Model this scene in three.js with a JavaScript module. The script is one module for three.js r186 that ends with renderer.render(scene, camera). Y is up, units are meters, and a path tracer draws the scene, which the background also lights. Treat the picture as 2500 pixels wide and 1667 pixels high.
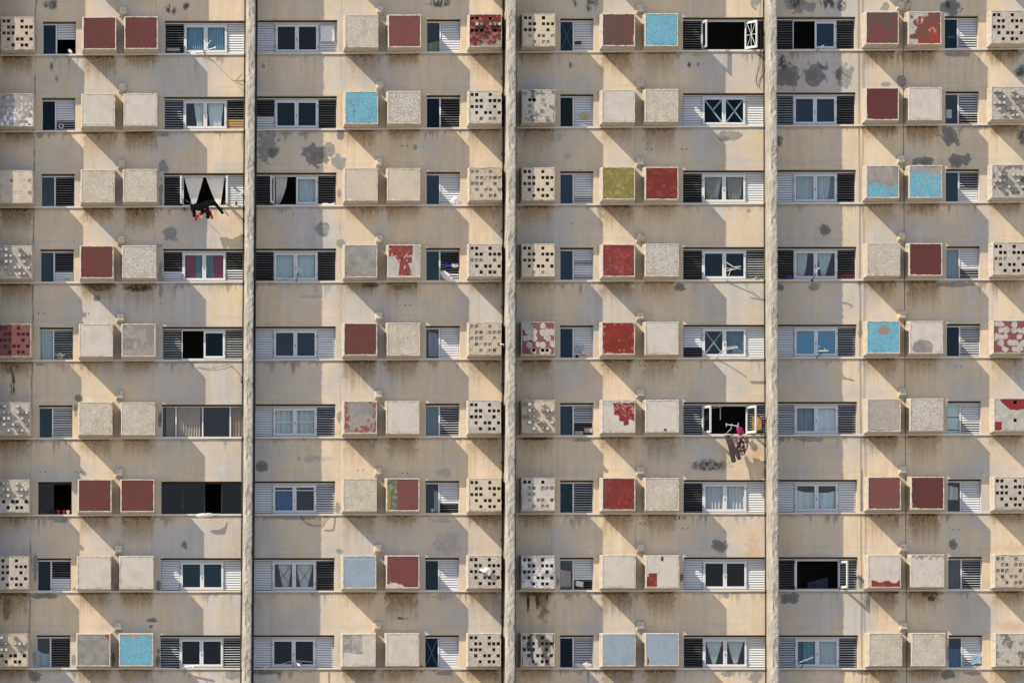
import * as THREE from 'three';
import { mergeGeometries } from 'three/addons/utils/BufferGeometryUtils.js';

/* ------------------------------------------------------------------ camera, sky, sun */
const scene = new THREE.Scene();
const PXM = 67.1, VX = 490, VY = 1850, EYE = 1.7, DIST = 217.4;   // metres and photo pixels on the facade plane
const camera = new THREE.PerspectiveCamera(2 * Math.atan(833.5 / (PXM * DIST)) * 180 / Math.PI, 1024 / 682, 1, 3000);
camera.position.set(0, EYE, DIST);
camera.lookAt(0, EYE, 0);
camera.setViewOffset(2500, 1667, 1250 - VX, 833.5 - VY, 2500, 1667);   // shifted lens, as the photo's level facade shows
camera.updateProjectionMatrix();
const renderer = new THREE.WebGLRenderer({ antialias: true });
renderer.toneMapping = THREE.LinearToneMapping;
renderer.toneMappingExposure = 1.46;
renderer.shadowMap.enabled = true;

const rng = seed => () => { seed |= 0; seed = seed + 0x6D2B79F5 | 0; let t = Math.imul(seed ^ seed >>> 15, 1 | seed); t = t + Math.imul(t ^ t >>> 7, 61 | t) ^ t; return ((t ^ t >>> 14) >>> 0) / 4294967296; };
const R = rng(7);
const TAB = new Float32Array(65536); { const r = rng(99); for (let i = 0; i < 65536; i++) TAB[i] = r(); }
function vn(x, y) {
  const xi = Math.floor(x), yi = Math.floor(y); let fx = x - xi, fy = y - yi; fx = fx * fx * (3 - 2 * fx); fy = fy * fy * (3 - 2 * fy);
  const a = xi & 255, b = (xi + 1) & 255, c = (yi & 255) << 8, d = ((yi + 1) & 255) << 8;
  const p = TAB[a | c], q = TAB[b | c], r = TAB[a | d], s = TAB[b | d];
  return p + (q - p) * fx + (r - p) * fy + (p - q - r + s) * fx * fy;
}
function fbm(x, y, o = 4) { let s = 0, a = .5, n = 0; for (let i = 0; i < o; i++) { s += a * vn(x, y); n += a; a *= .5; x = x * 2.03 + 17.3; y = y * 2.03 + 9.1; } return s / n; }
const clamp = (v, a = 0, b = 1) => v < a ? a : v > b ? b : v;
const sm = (a, b, v) => { v = clamp((v - a) / (b - a)); return v * v * (3 - 2 * v); };
{ // blue sky, pale at the horizon, with small fair-weather clouds all round
  const w = 1024, h = 512, d = new Float32Array(w * h * 4);
  for (let j = 0; j < h; j++) for (let i = 0; i < w; i++) {
    const el = ((j + .5) / h - .5) * Math.PI, s = Math.max(0, Math.sin(el)), t = Math.pow(1 - s, 4), k = (j * w + i) * 4;
    const c = el < 0 ? 0 : .55 * sm(.5, .72, fbm(i / 8, Math.log(.03 + s) * 9 + 40, 4));
    d[k] = (.27 + .34 * t) * (1 - c) + c; d[k + 1] = (.39 + .3 * t) * (1 - c) + c * .98; d[k + 2] = (.7 + .18 * t) * (1 - c) + c * .95; d[k + 3] = 1;
    if (el < 0) { d[k] = .3; d[k + 1] = .28; d[k + 2] = .25; }
  }
  const t = new THREE.DataTexture(d, w, h, THREE.RGBAFormat, THREE.FloatType);
  t.mapping = THREE.EquirectangularReflectionMapping; t.magFilter = t.minFilter = THREE.LinearFilter; t.needsUpdate = true;
  scene.background = t; scene.environment = t;
}
const SUN = new THREE.Vector3(-122, 128, PXM).normalize();
const sun = new THREE.DirectionalLight(new THREE.Color(1, .9, .76), 4.5);
sun.position.copy(SUN).multiplyScalar(90).add(new THREE.Vector3(11, 15, 0));
sun.target.position.set(11, 15, 0);
sun.castShadow = true; sun.shadow.mapSize.set(4096, 4096); sun.shadow.radius = 1;
Object.assign(sun.shadow.camera, { left: -28, right: 28, top: 28, bottom: -28, near: 10, far: 200 });
scene.add(sun, sun.target);

/* ------------------------------------------------------------------ helpers */
const mix = (a, b, t) => a + (b - a) * t;
const mix3 = (a, b, t) => [mix(a[0], b[0], t), mix(a[1], b[1], t), mix(a[2], b[2], t)];
const KA = .70;                                           // photo value of a sunlit surface -> its own colour
const lin = c => { c /= 255; return c <= .04045 ? c / 12.92 : Math.pow((c + .055) / 1.055, 2.4); };
const enc = v => 255 * (v <= .0031308 ? v * 12.92 : 1.055 * Math.pow(v, 1 / 2.4) - .055);
const LUT = new Uint8Array(1024); for (let i = 0; i < 1024; i++) LUT[i] = Math.round(enc(lin(i / 1023 * 255) * KA));
const own = v => LUT[clamp(Math.round(v / 255 * 1023), 0, 1023) | 0];
const col = (r, g, b, k = KA) => new THREE.Color().setRGB(lin(r) * k, lin(g) * k, lin(b) * k);

const WX = x => (x - VX) / PXM, WY = y => EYE + (VY - y) / PXM;              // facade-plane pixel -> metres
const IX = (x, z) => (x - VX) / PXM * (DIST - z) / DIST, IY = (y, z) => EYE + (VY - y) / PXM * (DIST - z) / DIST;   // the same for a point z in front of it
const YL = [135, 321, 507, 691.5, 882, 1072, 1259.6, 1446.5, 1634.5], YR = [122, 306, 496, 684.5, 874, 1062.6, 1253.5, 1443, 1634.5];
const yl = r => r < 0 ? -51 : r > 8 ? 1822 : YL[r], yr = r => r < 0 ? -66 : r > 8 ? 1824 : YR[r];
const ys = (r, x) => mix(yl(r), yr(r), (x - 300) / 2080);                   // underside of the sill of storey row r
const sxy = (x, y) => x + (x - 1450) * .0111 * (y - 130) / 1504;            // the facade widens very slightly downwards
const sx = (x, r) => sxy(x, 130 + 188 * r);

const ROWN = ['top', 'second', 'third', 'fourth', 'fifth', 'sixth', 'seventh', 'eighth', 'bottom'];
const BAYN = ['leftmost bay', 'second bay', 'third bay', 'rightmost bay'];
const where = (b, r) => `${r < 0 ? 'row above the frame' : r == 0 ? 'top row' : r == 8 ? 'bottom row' : ROWN[r] + ' row down'}, ${BAYN[b]}`;

const used = {};
const numbered = n => { const k = used[n] = (used[n] ?? -1) + 1; return k ? `${n}_${String(k).padStart(3, '0')}` : n; };
function shade(m) { m.castShadow = m.receiveShadow = true; return m; }
function mesh(name, geo, mat, parent, label) { const m = shade(new THREE.Mesh(geo, mat)); m.name = name; if (label) m.userData.label = label; (parent || scene).add(m); return m; }
function tag(o, label, category, group) { o.userData.label = label; o.userData.category = category; if (group) o.userData.group = group; return o; }
function thing(name, x, y, z, label, category, group) { const g = new THREE.Group(); g.name = numbered(name); g.position.set(x, y, z); scene.add(g); return tag(g, label, category, group); }
function ni(g) { return g.index ? g.toNonIndexed() : g; }
function merge(list) { const l = list.map(ni); for (const g of l) for (const k of Object.keys(g.attributes)) if (!['position', 'normal', 'uv'].includes(k)) g.deleteAttribute(k); return l.length == 1 ? l[0] : mergeGeometries(l); }
function boxUV(g, s = .5) {                               // uv in metres by the way a face points
  g = ni(g); const p = g.attributes.position, n = g.attributes.normal, uv = new Float32Array(p.count * 2);
  for (let i = 0; i < p.count; i++) {
    const ax = Math.abs(n.getX(i)), ay = Math.abs(n.getY(i)), az = Math.abs(n.getZ(i));
    const u = az >= ax && az >= ay ? p.getX(i) : ax >= ay ? p.getZ(i) : p.getX(i), v = az >= ax && az >= ay ? p.getY(i) : ax >= ay ? p.getY(i) : p.getZ(i);
    uv[2 * i] = u * s; uv[2 * i + 1] = v * s;
  }
  g.setAttribute('uv', new THREE.BufferAttribute(uv, 2)); return g;
}
function bar(x0, x1, y0, y1, z0, z1) { const g = new THREE.BoxGeometry(x1 - x0, y1 - y0, z1 - z0); g.translate((x0 + x1) / 2, (y0 + y1) / 2, (z0 + z1) / 2); return g; }
function rod(a, b, r, seg = 6) { const A = new THREE.Vector3(...a), B = new THREE.Vector3(...b), d = B.clone().sub(A), g = new THREE.CylinderGeometry(r, r, d.length(), seg); g.applyQuaternion(new THREE.Quaternion().setFromUnitVectors(new THREE.Vector3(0, 1, 0), d.normalize())); g.translate(...A.add(B).multiplyScalar(.5)); return g; }
function cableGeo(pts, r) { return new THREE.TubeGeometry(new THREE.CatmullRomCurve3(pts.map(p => new THREE.Vector3(...p))), Math.max(12, pts.length * 6), r, 5); }
function quads(nu, nv, f, wrapU) {                        // a sheet from f(u,v) -> [x,y,z]
  const P = [], U = [], I = []; for (let j = 0; j <= nv; j++) for (let i = 0; i <= nu; i++) { P.push(...f(i / nu, j / nv)); U.push(i / nu, j / nv); }
  for (let j = 0; j < nv; j++) for (let i = 0; i < nu; i++) { const a = j * (nu + 1) + i, b = a + 1, c = a + nu + 1, d = c + 1; I.push(a, b, d, a, d, c); }
  const g = new THREE.BufferGeometry(); g.setAttribute('position', new THREE.Float32BufferAttribute(P, 3)); g.setAttribute('uv', new THREE.Float32BufferAttribute(U, 2)); g.setIndex(I); g.computeVertexNormals(); return g;
}
function dataTex(d, w, h, srgb, repeat) { const t = new THREE.DataTexture(d, w, h, THREE.RGBAFormat); if (srgb) t.colorSpace = THREE.SRGBColorSpace; t.magFilter = THREE.LinearFilter; t.minFilter = THREE.LinearMipmapLinearFilter; t.generateMipmaps = true; if (repeat) t.wrapS = t.wrapT = THREE.RepeatWrapping; t.needsUpdate = true; return t; }

/* ------------------------------------------------------------------ the facade layout */
const SMALL = [[104, 185.4], [1042.7, 1125], [1369, 1450], [2309, 2390.5]];
const BIG = [[402.6, 600], [625, 823.6], [1668.5, 1868], [1892, 2089.7]];
const BOXES = [[[201, 282], [303.5, 385]], [[843, 924], [948, 1028]], [[1471, 1551.5], [1576, 1657]], [[2115, 2195.5], [2219, 2299.5]]];
const VENTS = [[1.5, 82], [1147, 1226.5], [1275.5, 1356], [2422, 2502.5]];
const SPOUT = [300.5, 928.5, 1563.5, 2199];
const FINS = [[-32, -10], [600.5, 622.5], [1233, 1256], [1869, 1890]];
const front = x => VX + (x - VX) / 1.0046;                // seen on a box front -> its place on the facade plane
const DEPTH = 1.0;

/* ------------------------------------------------------------------ plaster of the facade: one sheet of paint, cement repairs, mould and rust */
const TX0 = -80, TX1 = 2600, TY0 = -200, TY1 = 1760;
// repairs and stains: [x, y, rx, ry, kind]  c cement, k soot-black, m mould, l pale cement, o orange rust, b brown
const STAINS = [[128, 11, 20, 12, 'm'], [418, 25, 15, 14, 'm'], [453, 16, 9, 10, 'm'], [126, 166, 5, 14, 'm'], [139, 193, 4, 9, 'm'], [345, 327, 14, 8, 'b'], [402, 327, 15, 8, 'c'], [95, 328, 8, 10, 'c'], [399, 407, 11, 18, 'c'],
[416, 571, 20, 20, 'c'], [388, 600, 10, 5, 'c'], [333, 518, 3, 14, 'k'], [241, 700, 36, 10, 'k'], [335, 703, 36, 10, 'k'], [235, 728, 8, 8, 'C'], [27, 893, 24, 18, 'm'], [30, 940, 6, 45, 'm'], [96, 890, 14, 4, 'c'], [189, 973, 11, 10, 'C'], [184, 1002, 5, 14, 'c'], [391, 1021, 5, 20, 'C'],
[142, 1268, 27, 10, 'c'], [450, 1331, 8, 10, 'C'], [104, 1454, 35, 8, 'C'], [369, 1514, 12, 6, 'C'], [369, 1530, 6, 4, 'C'], [86, 1651, 18, 16, 'C'], [566, 1651, 18, 11, 'c'], [86, 1386, 6, 32, 'c'], [84, 1610, 5, 24, 'c'], [180, 1612, 6, 14, 'c'], [276, 1610, 5, 16, 'C'], [386, 1610, 6, 24, 'C'], [387, 1432, 5, 14, 'C'], [284, 1434, 5, 12, 'c'], [182, 1440, 5, 8, 'c'], [16, 1484, 12, 36, 'b'], [392, 690, 6, 50, 'c'], [392, 480, 5, 40, 'c'],
[1075, 5, 27, 14, 'm'], [643, 161, 4, 7, 'm'], [734, 161, 3, 14, 'm'], [652, 356, 28, 42, 'c'], [665, 375, 14, 14, 'C'], [775, 378, 33, 29, 'C'], [807, 364, 14, 20, 'c'], [829, 399, 17, 19, 'c'], [833, 328, 10, 11, 'C'], [1014, 358, 6, 7, 'c'], [735, 328, 7, 5, 'c'], [789, 561, 15, 18, 'C'], [789, 561, 23, 13, 'l'], [833, 593, 14, 11, 'c'], [762, 724, 30, 4, 'l'], [901, 697, 24, 6, 'k'], [982, 700, 32, 7, 'b'], [1016, 700, 3, 10, 'b'], [636, 1140, 17, 17, 'C'], [770, 1121, 40, 9, 'l'], [1086, 1155, 18, 10, 'l'], [829, 1020, 5, 18, 'c'], [828, 470, 5, 10, 'c'],
[717, 1263, 72, 6, 'c'], [1090, 1325, 34, 25, 'l'], [830, 1347, 11, 7, 'c'], [1079, 1271, 28, 6, 'l'], [1086, 1456, 28, 9, 'l'], [652, 1642, 34, 7, 'C'], [1082, 1645, 22, 6, 'c'], [1030, 1630, 8, 14, 'b'], [628, 1470, 8, 14, 'l'], [826, 1240, 7, 16, 'c'], [982, 1510, 14, 4, 'm'],
[1445, 10, 14, 19, 'm'], [1405, 5, 8, 11, 'm'], [1845, 5, 13, 15, 'c'], [1684, 158, 5, 6, 'm'], [1705, 158, 5, 6, 'm'], [1394, 158, 6, 8, 'm'], [1772, 338, 14, 8, 'C'], [1786, 330, 34, 10, 'c'], [1360, 332, 15, 15, 'l'], [1385, 383, 13, 10, 'l'], [1830, 515, 5, 6, 'c'], [1657, 703, 15, 11, 'C'], [1680, 480, 3, 40, 'o'], [1732, 1136, 50, 14, 'M'], [1424, 1074, 30, 4, 'c'], [1312, 1069, 38, 7, 'k'],
[1662, 1263, 13, 7, 'm'], [1758, 1331, 18, 16, 'C'], [1774, 1453, 10, 7, 'c'], [1290, 1470, 4, 28, 'k'], [1313, 1465, 6, 22, 'k'], [1336, 1456, 4, 12, 'k'], [1312, 1450, 38, 6, 'k'], [1326, 1480, 14, 40, 'b'], [1457, 1448, 10, 5, 'c'], [1455, 1640, 10, 5, 'c'], [1780, 1645, 17, 7, 'c'], [1847, 1652, 19, 15, 'c'], [1363, 1418, 4, 12, 'c'], [1665, 1410, 5, 14, 'C'], [1850, 1110, 22, 36, 'o'], [1840, 1350, 26, 60, 'o'],
[1953, 12, 38, 22, 'c'], [1945, 6, 14, 14, 'm'], [2023, 8, 22, 15, 'm'], [2057, 12, 12, 15, 'M'], [2165, 16, 13, 12, 'c'], [2221, 11, 13, 15, 'm'], [2323, 18, 27, 21, 'C'], [2316, 12, 8, 14, 'M'], [1928, 185, 29, 28, 'C'], [1910, 153, 11, 24, 'M'], [1990, 182, 31, 27, 'C'], [2063, 187, 23, 31, 'c'], [2050, 180, 9, 16, 'C'], [2015, 160, 14, 8, 'm'], [2494, 174, 15, 17, 'M'], [2165, 206, 14, 6, 'c'], [2339, 131, 40, 7, 'c'], [2320, 332, 25, 27, 'C'], [1905, 343, 8, 15, 'M'], [2344, 391, 29, 17, 'C'], [2256, 394, 28, 11, 'C'], [2497, 330, 11, 23, 'M'], [2395, 310, 20, 5, 'c'],
[2015, 563, 13, 14, 'C'], [1907, 701, 9, 9, 'C'], [1988, 700, 13, 9, 'c'], [2331, 695, 48, 6, 'c'], [2100, 690, 8, 7, 'c'], [2102, 805, 5, 30, 'c'], [1910, 1073, 9, 6, 'c'], [1988, 1073, 30, 6, 'c'], [2107, 1200, 5, 50, 'c'], [2329, 1328, 12, 15, 'C'], [1925, 1461, 27, 15, 'C'], [2271, 1450, 28, 8, 'k'], [2275, 1460, 10, 9, 'k'], [2187, 1446, 11, 4, 'k'], [2475, 1338, 56, 20, 'o'], [2475, 1530, 56, 18, 'o'], [2109, 1642, 17, 6, 'C'], [2315, 1645, 18, 12, 'C'], [2375, 1643, 26, 6, 'c'], [2102, 1420, 5, 16, 'c'], [2318, 1600, 5, 22, 'c']];
const DRILL = [[890, 352], [902, 352], [982, 356], [994, 356], [1580, 364], [1593, 364], [1666, 364], [1678, 364], [1564, 893], [1576, 893], [1643, 897], [1655, 897], [2260, 890], [2272, 891], [2336, 895], [2348, 895], [94, 765], [108, 765], [209, 765], [216, 765], [98, 1152], [110, 1152], [186, 1153], [198, 1153], [874, 1149], [887, 1148], [983, 1155], [995, 1155], [990, 745], [1002, 745], [1564, 1278], [1577, 1278], [1669, 1290], [1681, 1290], [2233, 1281], [2246, 1281], [2330, 1293], [2343, 1293], [1212, 550], [1396, 546], [1416, 415]];
for (const [x, y] of DRILL) STAINS.push([x, y, 2.2, 2.2, 'x']);   // drilled holes
const [facadeMap, facadeBump] = (() => {
  const w = 2048, h = 1498, d = new Uint8Array(w * h * 4), bm = new Uint8Array(w * h * 4);
  const S = (TX1 - TX0) / w, cell = 64, gw = Math.ceil(w / cell) + 1, grid = Array.from({ length: gw * (Math.ceil(h / cell) + 1) }, () => []);
  const put = (s, x0, x1, y0, y1) => { for (let j = Math.max(0, Math.floor((y0 - TY0) / S / cell)); j <= Math.min(Math.ceil(h / cell), Math.floor((y1 - TY0) / S / cell)); j++) for (let i = Math.max(0, Math.floor((x0 - TX0) / S / cell)); i <= Math.min(gw - 1, Math.floor((x1 - TX0) / S / cell)); i++) grid[j * gw + i].push(s); };
  for (const s of STAINS) put(s, s[0] - s[2] * 1.8, s[0] + s[2] * 1.8, s[1] - s[3] * 1.8, s[1] + s[3] * 1.8);
  const rr = rng(5);
  for (let r = 0; r < 9; r++) for (let b = 0; b < 4; b++) for (const [k, q] of [...BOXES[b], VENTS[b]].entries()) {
    const x = sx((front(q[0]) + front(q[1])) / 2, r), y = ys(r, x), a = .45 + rr() * .75, hh = 24 + rr() * 34;
    put([x, y, 40, hh, 'R', a, rr() * 99], x - 50, x + 50, y - 6, y + hh * 2.2);
  }
  const BASE = [228, 207, 173], GREY = [206, 195, 178], COOL = [184, 186, 186];  // COOL: scattered blue-grey blotches that paint in the sky tint of shade
  for (let j = 0; j < h; j++) {
    const y = TY0 + (j + .5) * S;
    for (let i = 0; i < w; i++) {
      const x = TX0 + (i + .5) * S, k = ((h - 1 - j) * w + i) * 4, mx = x / PXM, my = y / PXM;
      const big = fbm(mx * .45 + 3, my * .45, 3), mid = fbm(mx * 2.1, my * 1.7 + 40, 3), str = fbm(mx * 7, my * .8 + 9, 3), fine = vn(x * .55, y * .55), f2 = vn(x * 1.3 + 70, y * 1.3);
      let c = mix3(BASE, GREY, sm(.4, .66, big * .72 + str * .28)); c = mix3(c, COOL, .42 * sm(.48, .72, mid * .65 + big * .35));
      const g = 1 + (fine - .5) * .045 + (f2 - .5) * .04 + (str - .5) * .12 + (mid - .5) * .08; c = [c[0] * g, c[1] * g, c[2] * g];
      let hgt = 128 + (fine - .5) * 50 + (f2 - .5) * 46 + (mid - .5) * 60;
      // weeping dirt and plaster lips under the sill line
      let rI = 0; while (rI < 8 && y > ys(rI, x) + 150) rI++;
      const dy = y - ys(rI, x);
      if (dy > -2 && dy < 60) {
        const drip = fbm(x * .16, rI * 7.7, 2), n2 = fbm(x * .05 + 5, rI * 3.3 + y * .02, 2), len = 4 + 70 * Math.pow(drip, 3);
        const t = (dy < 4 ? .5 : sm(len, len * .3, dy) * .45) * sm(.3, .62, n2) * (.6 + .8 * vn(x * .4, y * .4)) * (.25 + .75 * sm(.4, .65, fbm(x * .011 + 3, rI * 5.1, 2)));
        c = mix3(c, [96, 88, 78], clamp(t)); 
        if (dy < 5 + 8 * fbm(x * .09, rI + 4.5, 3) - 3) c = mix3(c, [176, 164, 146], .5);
      }
      // head line of trowel marks above the windows
      if (dy > 78 && dy < 106) c = mix3(c, [176, 172, 166], .16 * sm(.45, .6, fbm(x * .02, y * .12 + rI, 3)));
      for (const s of grid[Math.floor(j / cell) * gw + Math.floor(i / cell)]) {
        const ex = (x - s[0]) / s[2], ey = (y - s[1]) / s[3], t = s[4];
        if (t === 'x') { c = mix3(c, [70, 62, 54], .8 * sm(1, .5, Math.hypot(ex, ey))); continue; }
        if (t === 'R') {
          if (y < s[1] - 3 || Math.abs(ex) > 1.15) continue;
          const v = (y - s[1]) / s[3], dr = fbm(x * .22, s[6], 2), L = .7 + dr * .9, gr = fbm(x * .35, y * .3, 3);
          const e = sm(1.12, .72, Math.abs(ex) + (fbm(x * .1, y * .1, 2) - .5) * .5);
          let q = s[5] * e * sm(L * 1.25, 0, v) * (.3 + 1.0 * gr);
          c = mix3(c, [132, 104, 68], clamp(q * .8));
          if (v < .3 * gr) c = mix3(c, [70, 56, 42], clamp(q * .9 * sm(.3 * gr, .1 * gr, v)));
          continue;
        }
        const n = fbm(x * .085 + s[0], y * .085 + s[1], 4), n3 = fbm(x * .3, y * .26, 3), r = Math.sqrt(ex * ex + ey * ey) + (n - .5) * 1.25;
        if (t === 'c' || t === 'C' || t === 'l') {
          const e = sm(1.04, .84, r) * (t === 'l' ? .5 : .62 + .3 * n3), tone = t === 'C' ? 114 : t === 'l' ? 168 : 138, q = tone * (.78 + .44 * n3) - (t === 'C' && r < .45 ? 14 : 0);
          c = mix3(c, [q * 1.01, q, q * .965], e); hgt += e * 26;
        } else if (t === 'm' || t === 'M' || t === 'k') {
          const ns = fbm(x * .3, y * .07, 3), e = (t === 'm' ? sm(1.25, .35, r) * sm(.3, .62, ns) * .8 : sm(1.15, .5, r) * sm(.22, .6, n * .5 + n3 * .5) * (t === 'M' ? .85 : 1.25));
          c = mix3(c, t === 'k' ? [48, 42, 36] : [60, 60, 62], clamp(e));
        } else if (t === 'o') c = mix3(c, [206, 160, 108], .4 * sm(1.0, .3, r) * (.4 + n3));
        else if (t === 'b') c = mix3(c, [112, 88, 58], .7 * sm(1.2, .4, r) * (.3 + n3));
      }
      // old movement joint, and hairline cracks
      const jx = sxy(86, y) + (vn(y * .03, 3) - .5) * 3, ja = Math.abs(x - jx);
      if (ja < 5) { const e = sm(3.4, .7, ja + 1.2 * vn(y * .2, 9)) * (.15 + .6 * sm(.35, .6, vn(y * .02, 77))); c = mix3(c, [110, 102, 92], e); hgt -= 40 * e; }
      for (const cx of [380, 834, 1350, 1553]) { const cc = Math.abs(x - sxy(cx, y) - (vn(y * .05, cx) - .5) * 4); if (cc < 1) c = mix3(c, [150, 140, 124], .35 * sm(.4, .6, vn(y * .017, cx + 5))); }
      d[k] = own(c[0]); d[k + 1] = own(c[1]); d[k + 2] = own(c[2]); d[k + 3] = 255;
      bm[k] = bm[k + 1] = bm[k + 2] = clamp(hgt, 0, 255); bm[k + 3] = 255;
    }
  }
  return [dataTex(d, w, h, true), dataTex(bm, w, h, false)];
})();
const plaster = new THREE.MeshStandardMaterial({ map: facadeMap, bumpMap: facadeBump, bumpScale: .012, roughness: .93 });
function facadeUV(g) { const p = g.attributes.position, uv = new Float32Array(p.count * 2); for (let i = 0; i < p.count; i++) { uv[2 * i] = (p.getX(i) * PXM + VX - TX0) / (TX1 - TX0); uv[2 * i + 1] = 1 - (VY - (p.getY(i) - EYE) * PXM - TY0) / (TY1 - TY0); } g.setAttribute('uv', new THREE.BufferAttribute(uv, 2)); return g; }

function tileTex(n, f) { const d = new Uint8Array(n * n * 4), b = new Uint8Array(n * n * 4); for (let j = 0; j < n; j++) for (let i = 0; i < n; i++) { const [r, g, bl, h] = f(i, j), k = (j * n + i) * 4; d[k] = own(r); d[k + 1] = own(g); d[k + 2] = own(bl); d[k + 3] = b[k + 3] = 255; b[k] = b[k + 1] = b[k + 2] = clamp(h, 0, 255); } return [dataTex(d, n, n, true, true), dataTex(b, n, n, false, true)]; }
const [concMap, concBump] = tileTex(512, (i, j) => {       // 256 px to the metre, wraps through the 256-cell table
  const a = fbm(i / 64 * 2, j / 64 * 2, 3), b = vn(i / 2, j / 2), c = fbm(i / 16 + 9, j / 8, 2), q = 1 + (a - .5) * .18 + (b - .5) * .09 + (c - .5) * .1;
  const st = sm(.62, .78, fbm(i / 32 + 40, j / 64 + 3, 3)); const o = mix3([214, 203, 184], [170, 152, 126], st * .6); return [o[0] * q, o[1] * q, o[2] * q, 128 + (b - .5) * 90 + (c - .5) * 60];
});
const concrete = new THREE.MeshStandardMaterial({ map: concMap, bumpMap: concBump, bumpScale: .008, roughness: .92 });
const [finMap, finBump] = tileTex(512, (i, j) => {
  const a = fbm(i / 32, j / 64, 4), b = vn(i / 3, j / 3), st = sm(.55, .75, fbm(i / 24 + 7, j / 128, 3)), q = 1 + (a - .5) * .34 + (b - .5) * .2; const o = mix3([194, 186, 170], [138, 132, 121], st); return [o[0] * q, o[1] * q, o[2] * q, 128 + (a - .5) * 200 + (b - .5) * 80];
});
const pebbledash = new THREE.MeshStandardMaterial({ map: finMap, bumpMap: finBump, bumpScale: .02, roughness: .95 });
const flat = (c, rough = .6, o = {}) => new THREE.MeshStandardMaterial({ color: c, roughness: rough, ...o });
const M = {
  white: flat(col(224, 225, 222, .74), .55), slat: flat(col(222, 225, 224, .76), .5), tan: flat(col(178, 140, 92, .7), .6), slatGrey: flat(col(150, 148, 142, .7), .6), slatBrown: flat(col(120, 96, 66, .6), .7),
  sill: flat(col(224, 214, 200, .75), .85), dark: flat(col(46, 46, 46, .6), .6), hinge: flat(col(150, 150, 148), .5), shadeStrip: flat(col(98, 80, 64, .6), .9), pipe: flat(col(34, 32, 30, .7), .6), alu: flat(col(214, 216, 214, .8), .4, { metalness: .3 }),
  room: flat(col(104, 98, 90, .7), .95), block: flat(col(194, 189, 180), .9), blockDark: flat(col(140, 134, 122), .9), wire: flat(col(60, 56, 52, .8), .7), wireLight: flat(col(226, 226, 222, .9), .4, { metalness: .4 }),
};
const glass = new THREE.MeshPhysicalMaterial({ specularIntensity: .4, specularColor: new THREE.Color(.12, .75, 1), color: new THREE.Color(.22, .72, .85), transmission: 1, thickness: 0, roughness: .03, ior: 1.5 });
const clearGlass = new THREE.MeshPhysicalMaterial({ specularIntensity: .5, color: new THREE.Color(.92, .96, .96), transmission: 1, thickness: 0, roughness: .03, ior: 1.5 });
const blindGlass = clearGlass.clone(); blindGlass.color.setRGB(.92, .93, .92);
const darkGlass = new THREE.MeshPhysicalMaterial({ specularIntensity: .5,  color: new THREE.Color(.14, .22, .3), transmission: 1, thickness: 0, roughness: .03, ior: 1.5 });
const glassV = [[.22, .72, .85, .35], [.16, .7, .85, .55], [.12, .66, .82, .2], [.16, .62, .74, .45], [.22, .64, .8, .65]].map(q => { const g = glass.clone(); g.color.setRGB(q[0], q[1], q[2]); g.specularIntensity = q[3]; if (q[3] > .6) g.specularColor.setRGB(.16, .66, 1); return g; });
const tealGlass = new THREE.MeshPhysicalMaterial({ color: new THREE.Color(.005, .14, .22), roughness: .25, clearcoat: 1, clearcoatRoughness: .03 });

/* ------------------------------------------------------------------ painted fronts of the boxes: one atlas, one cell for every box */
// kind, options
const BOXK = [
  [['maroon'], ['maroon'], ['pebble'], ['maroonM'], ['cyan'], ['brown'], ['cyanB'], ['brown'], ['brownRed']],
];
const FACE = {   // per row: the eight solid boxes from left to right
  0: 'maroon maroon pebble mauve brownW cyan brown brownRed', 1: 'light light cyanS wormy light pebble maroonD light', 2: 'pebble pebble beige beige olive red cyanLow cyanHigh',
  3: 'maroon wormy cementRed redT rose wormy pebble maroonD', 4: 'light cementDirty maroon pebble redBright light cyanSpot lightPatch', 5: 'pebble pebble cementEdge light lightRed lightHole pebbleD wormy',
  6: 'maroon maroon pebble oliveMauve redBorder pebble mauve maroonD', 7: 'light light blue mauveChip light lightSpots lightRedLow lightSoot', 8: 'cementCorner cyanTop lightGrey light blue blueChip pebble pebble',
};
const VFACE = [   // per bay, per row: face kind and how each of the five rows of holes is (o open, p block proud, r block set back, f filled flush)
  ['vbeige ooooo', 'vpaint fffff', 'vcream fffff', 'vgravel ppppp', 'vmaroon rrrrr', 'vgravel ppppp', 'vgravel pppoo', 'vgravel ooooo', 'vbeige pppoo'],
  ['vred oporr', 'vwhite oooor', 'vbeige rrrrr', 'vgravel ooroo', 'vbeige rrrrr', 'vwhite ooooo', 'vcream ooooo', 'vgravel ooooo', 'vgravel ooooo'],
  ['vcream ooorr', 'vgravelS fofff', 'vcream ooooo', 'vcream oooof', 'vblotch ffffo', 'vbeige ppppp', 'vwhite orfrr', 'vwhiteS ooooo', 'vsoot ooooo'],
  ['vgravel ooooo', 'vgravel ppppp', 'vgravelS fpppf', 'vgravel ooroo', 'vblotch fffff', 'vredgrey offof', 'vgravel ooooo', 'vbeige rrrrr', 'vgravelS fffff']];
const HOLES = [[0, 1, 4], [1, 2, 4, 5, 6], [0, 1, 2, 5], [1, 3, 4, 6], [2, 4, 5]];
const CW = 93, AW = 1024;
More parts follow.
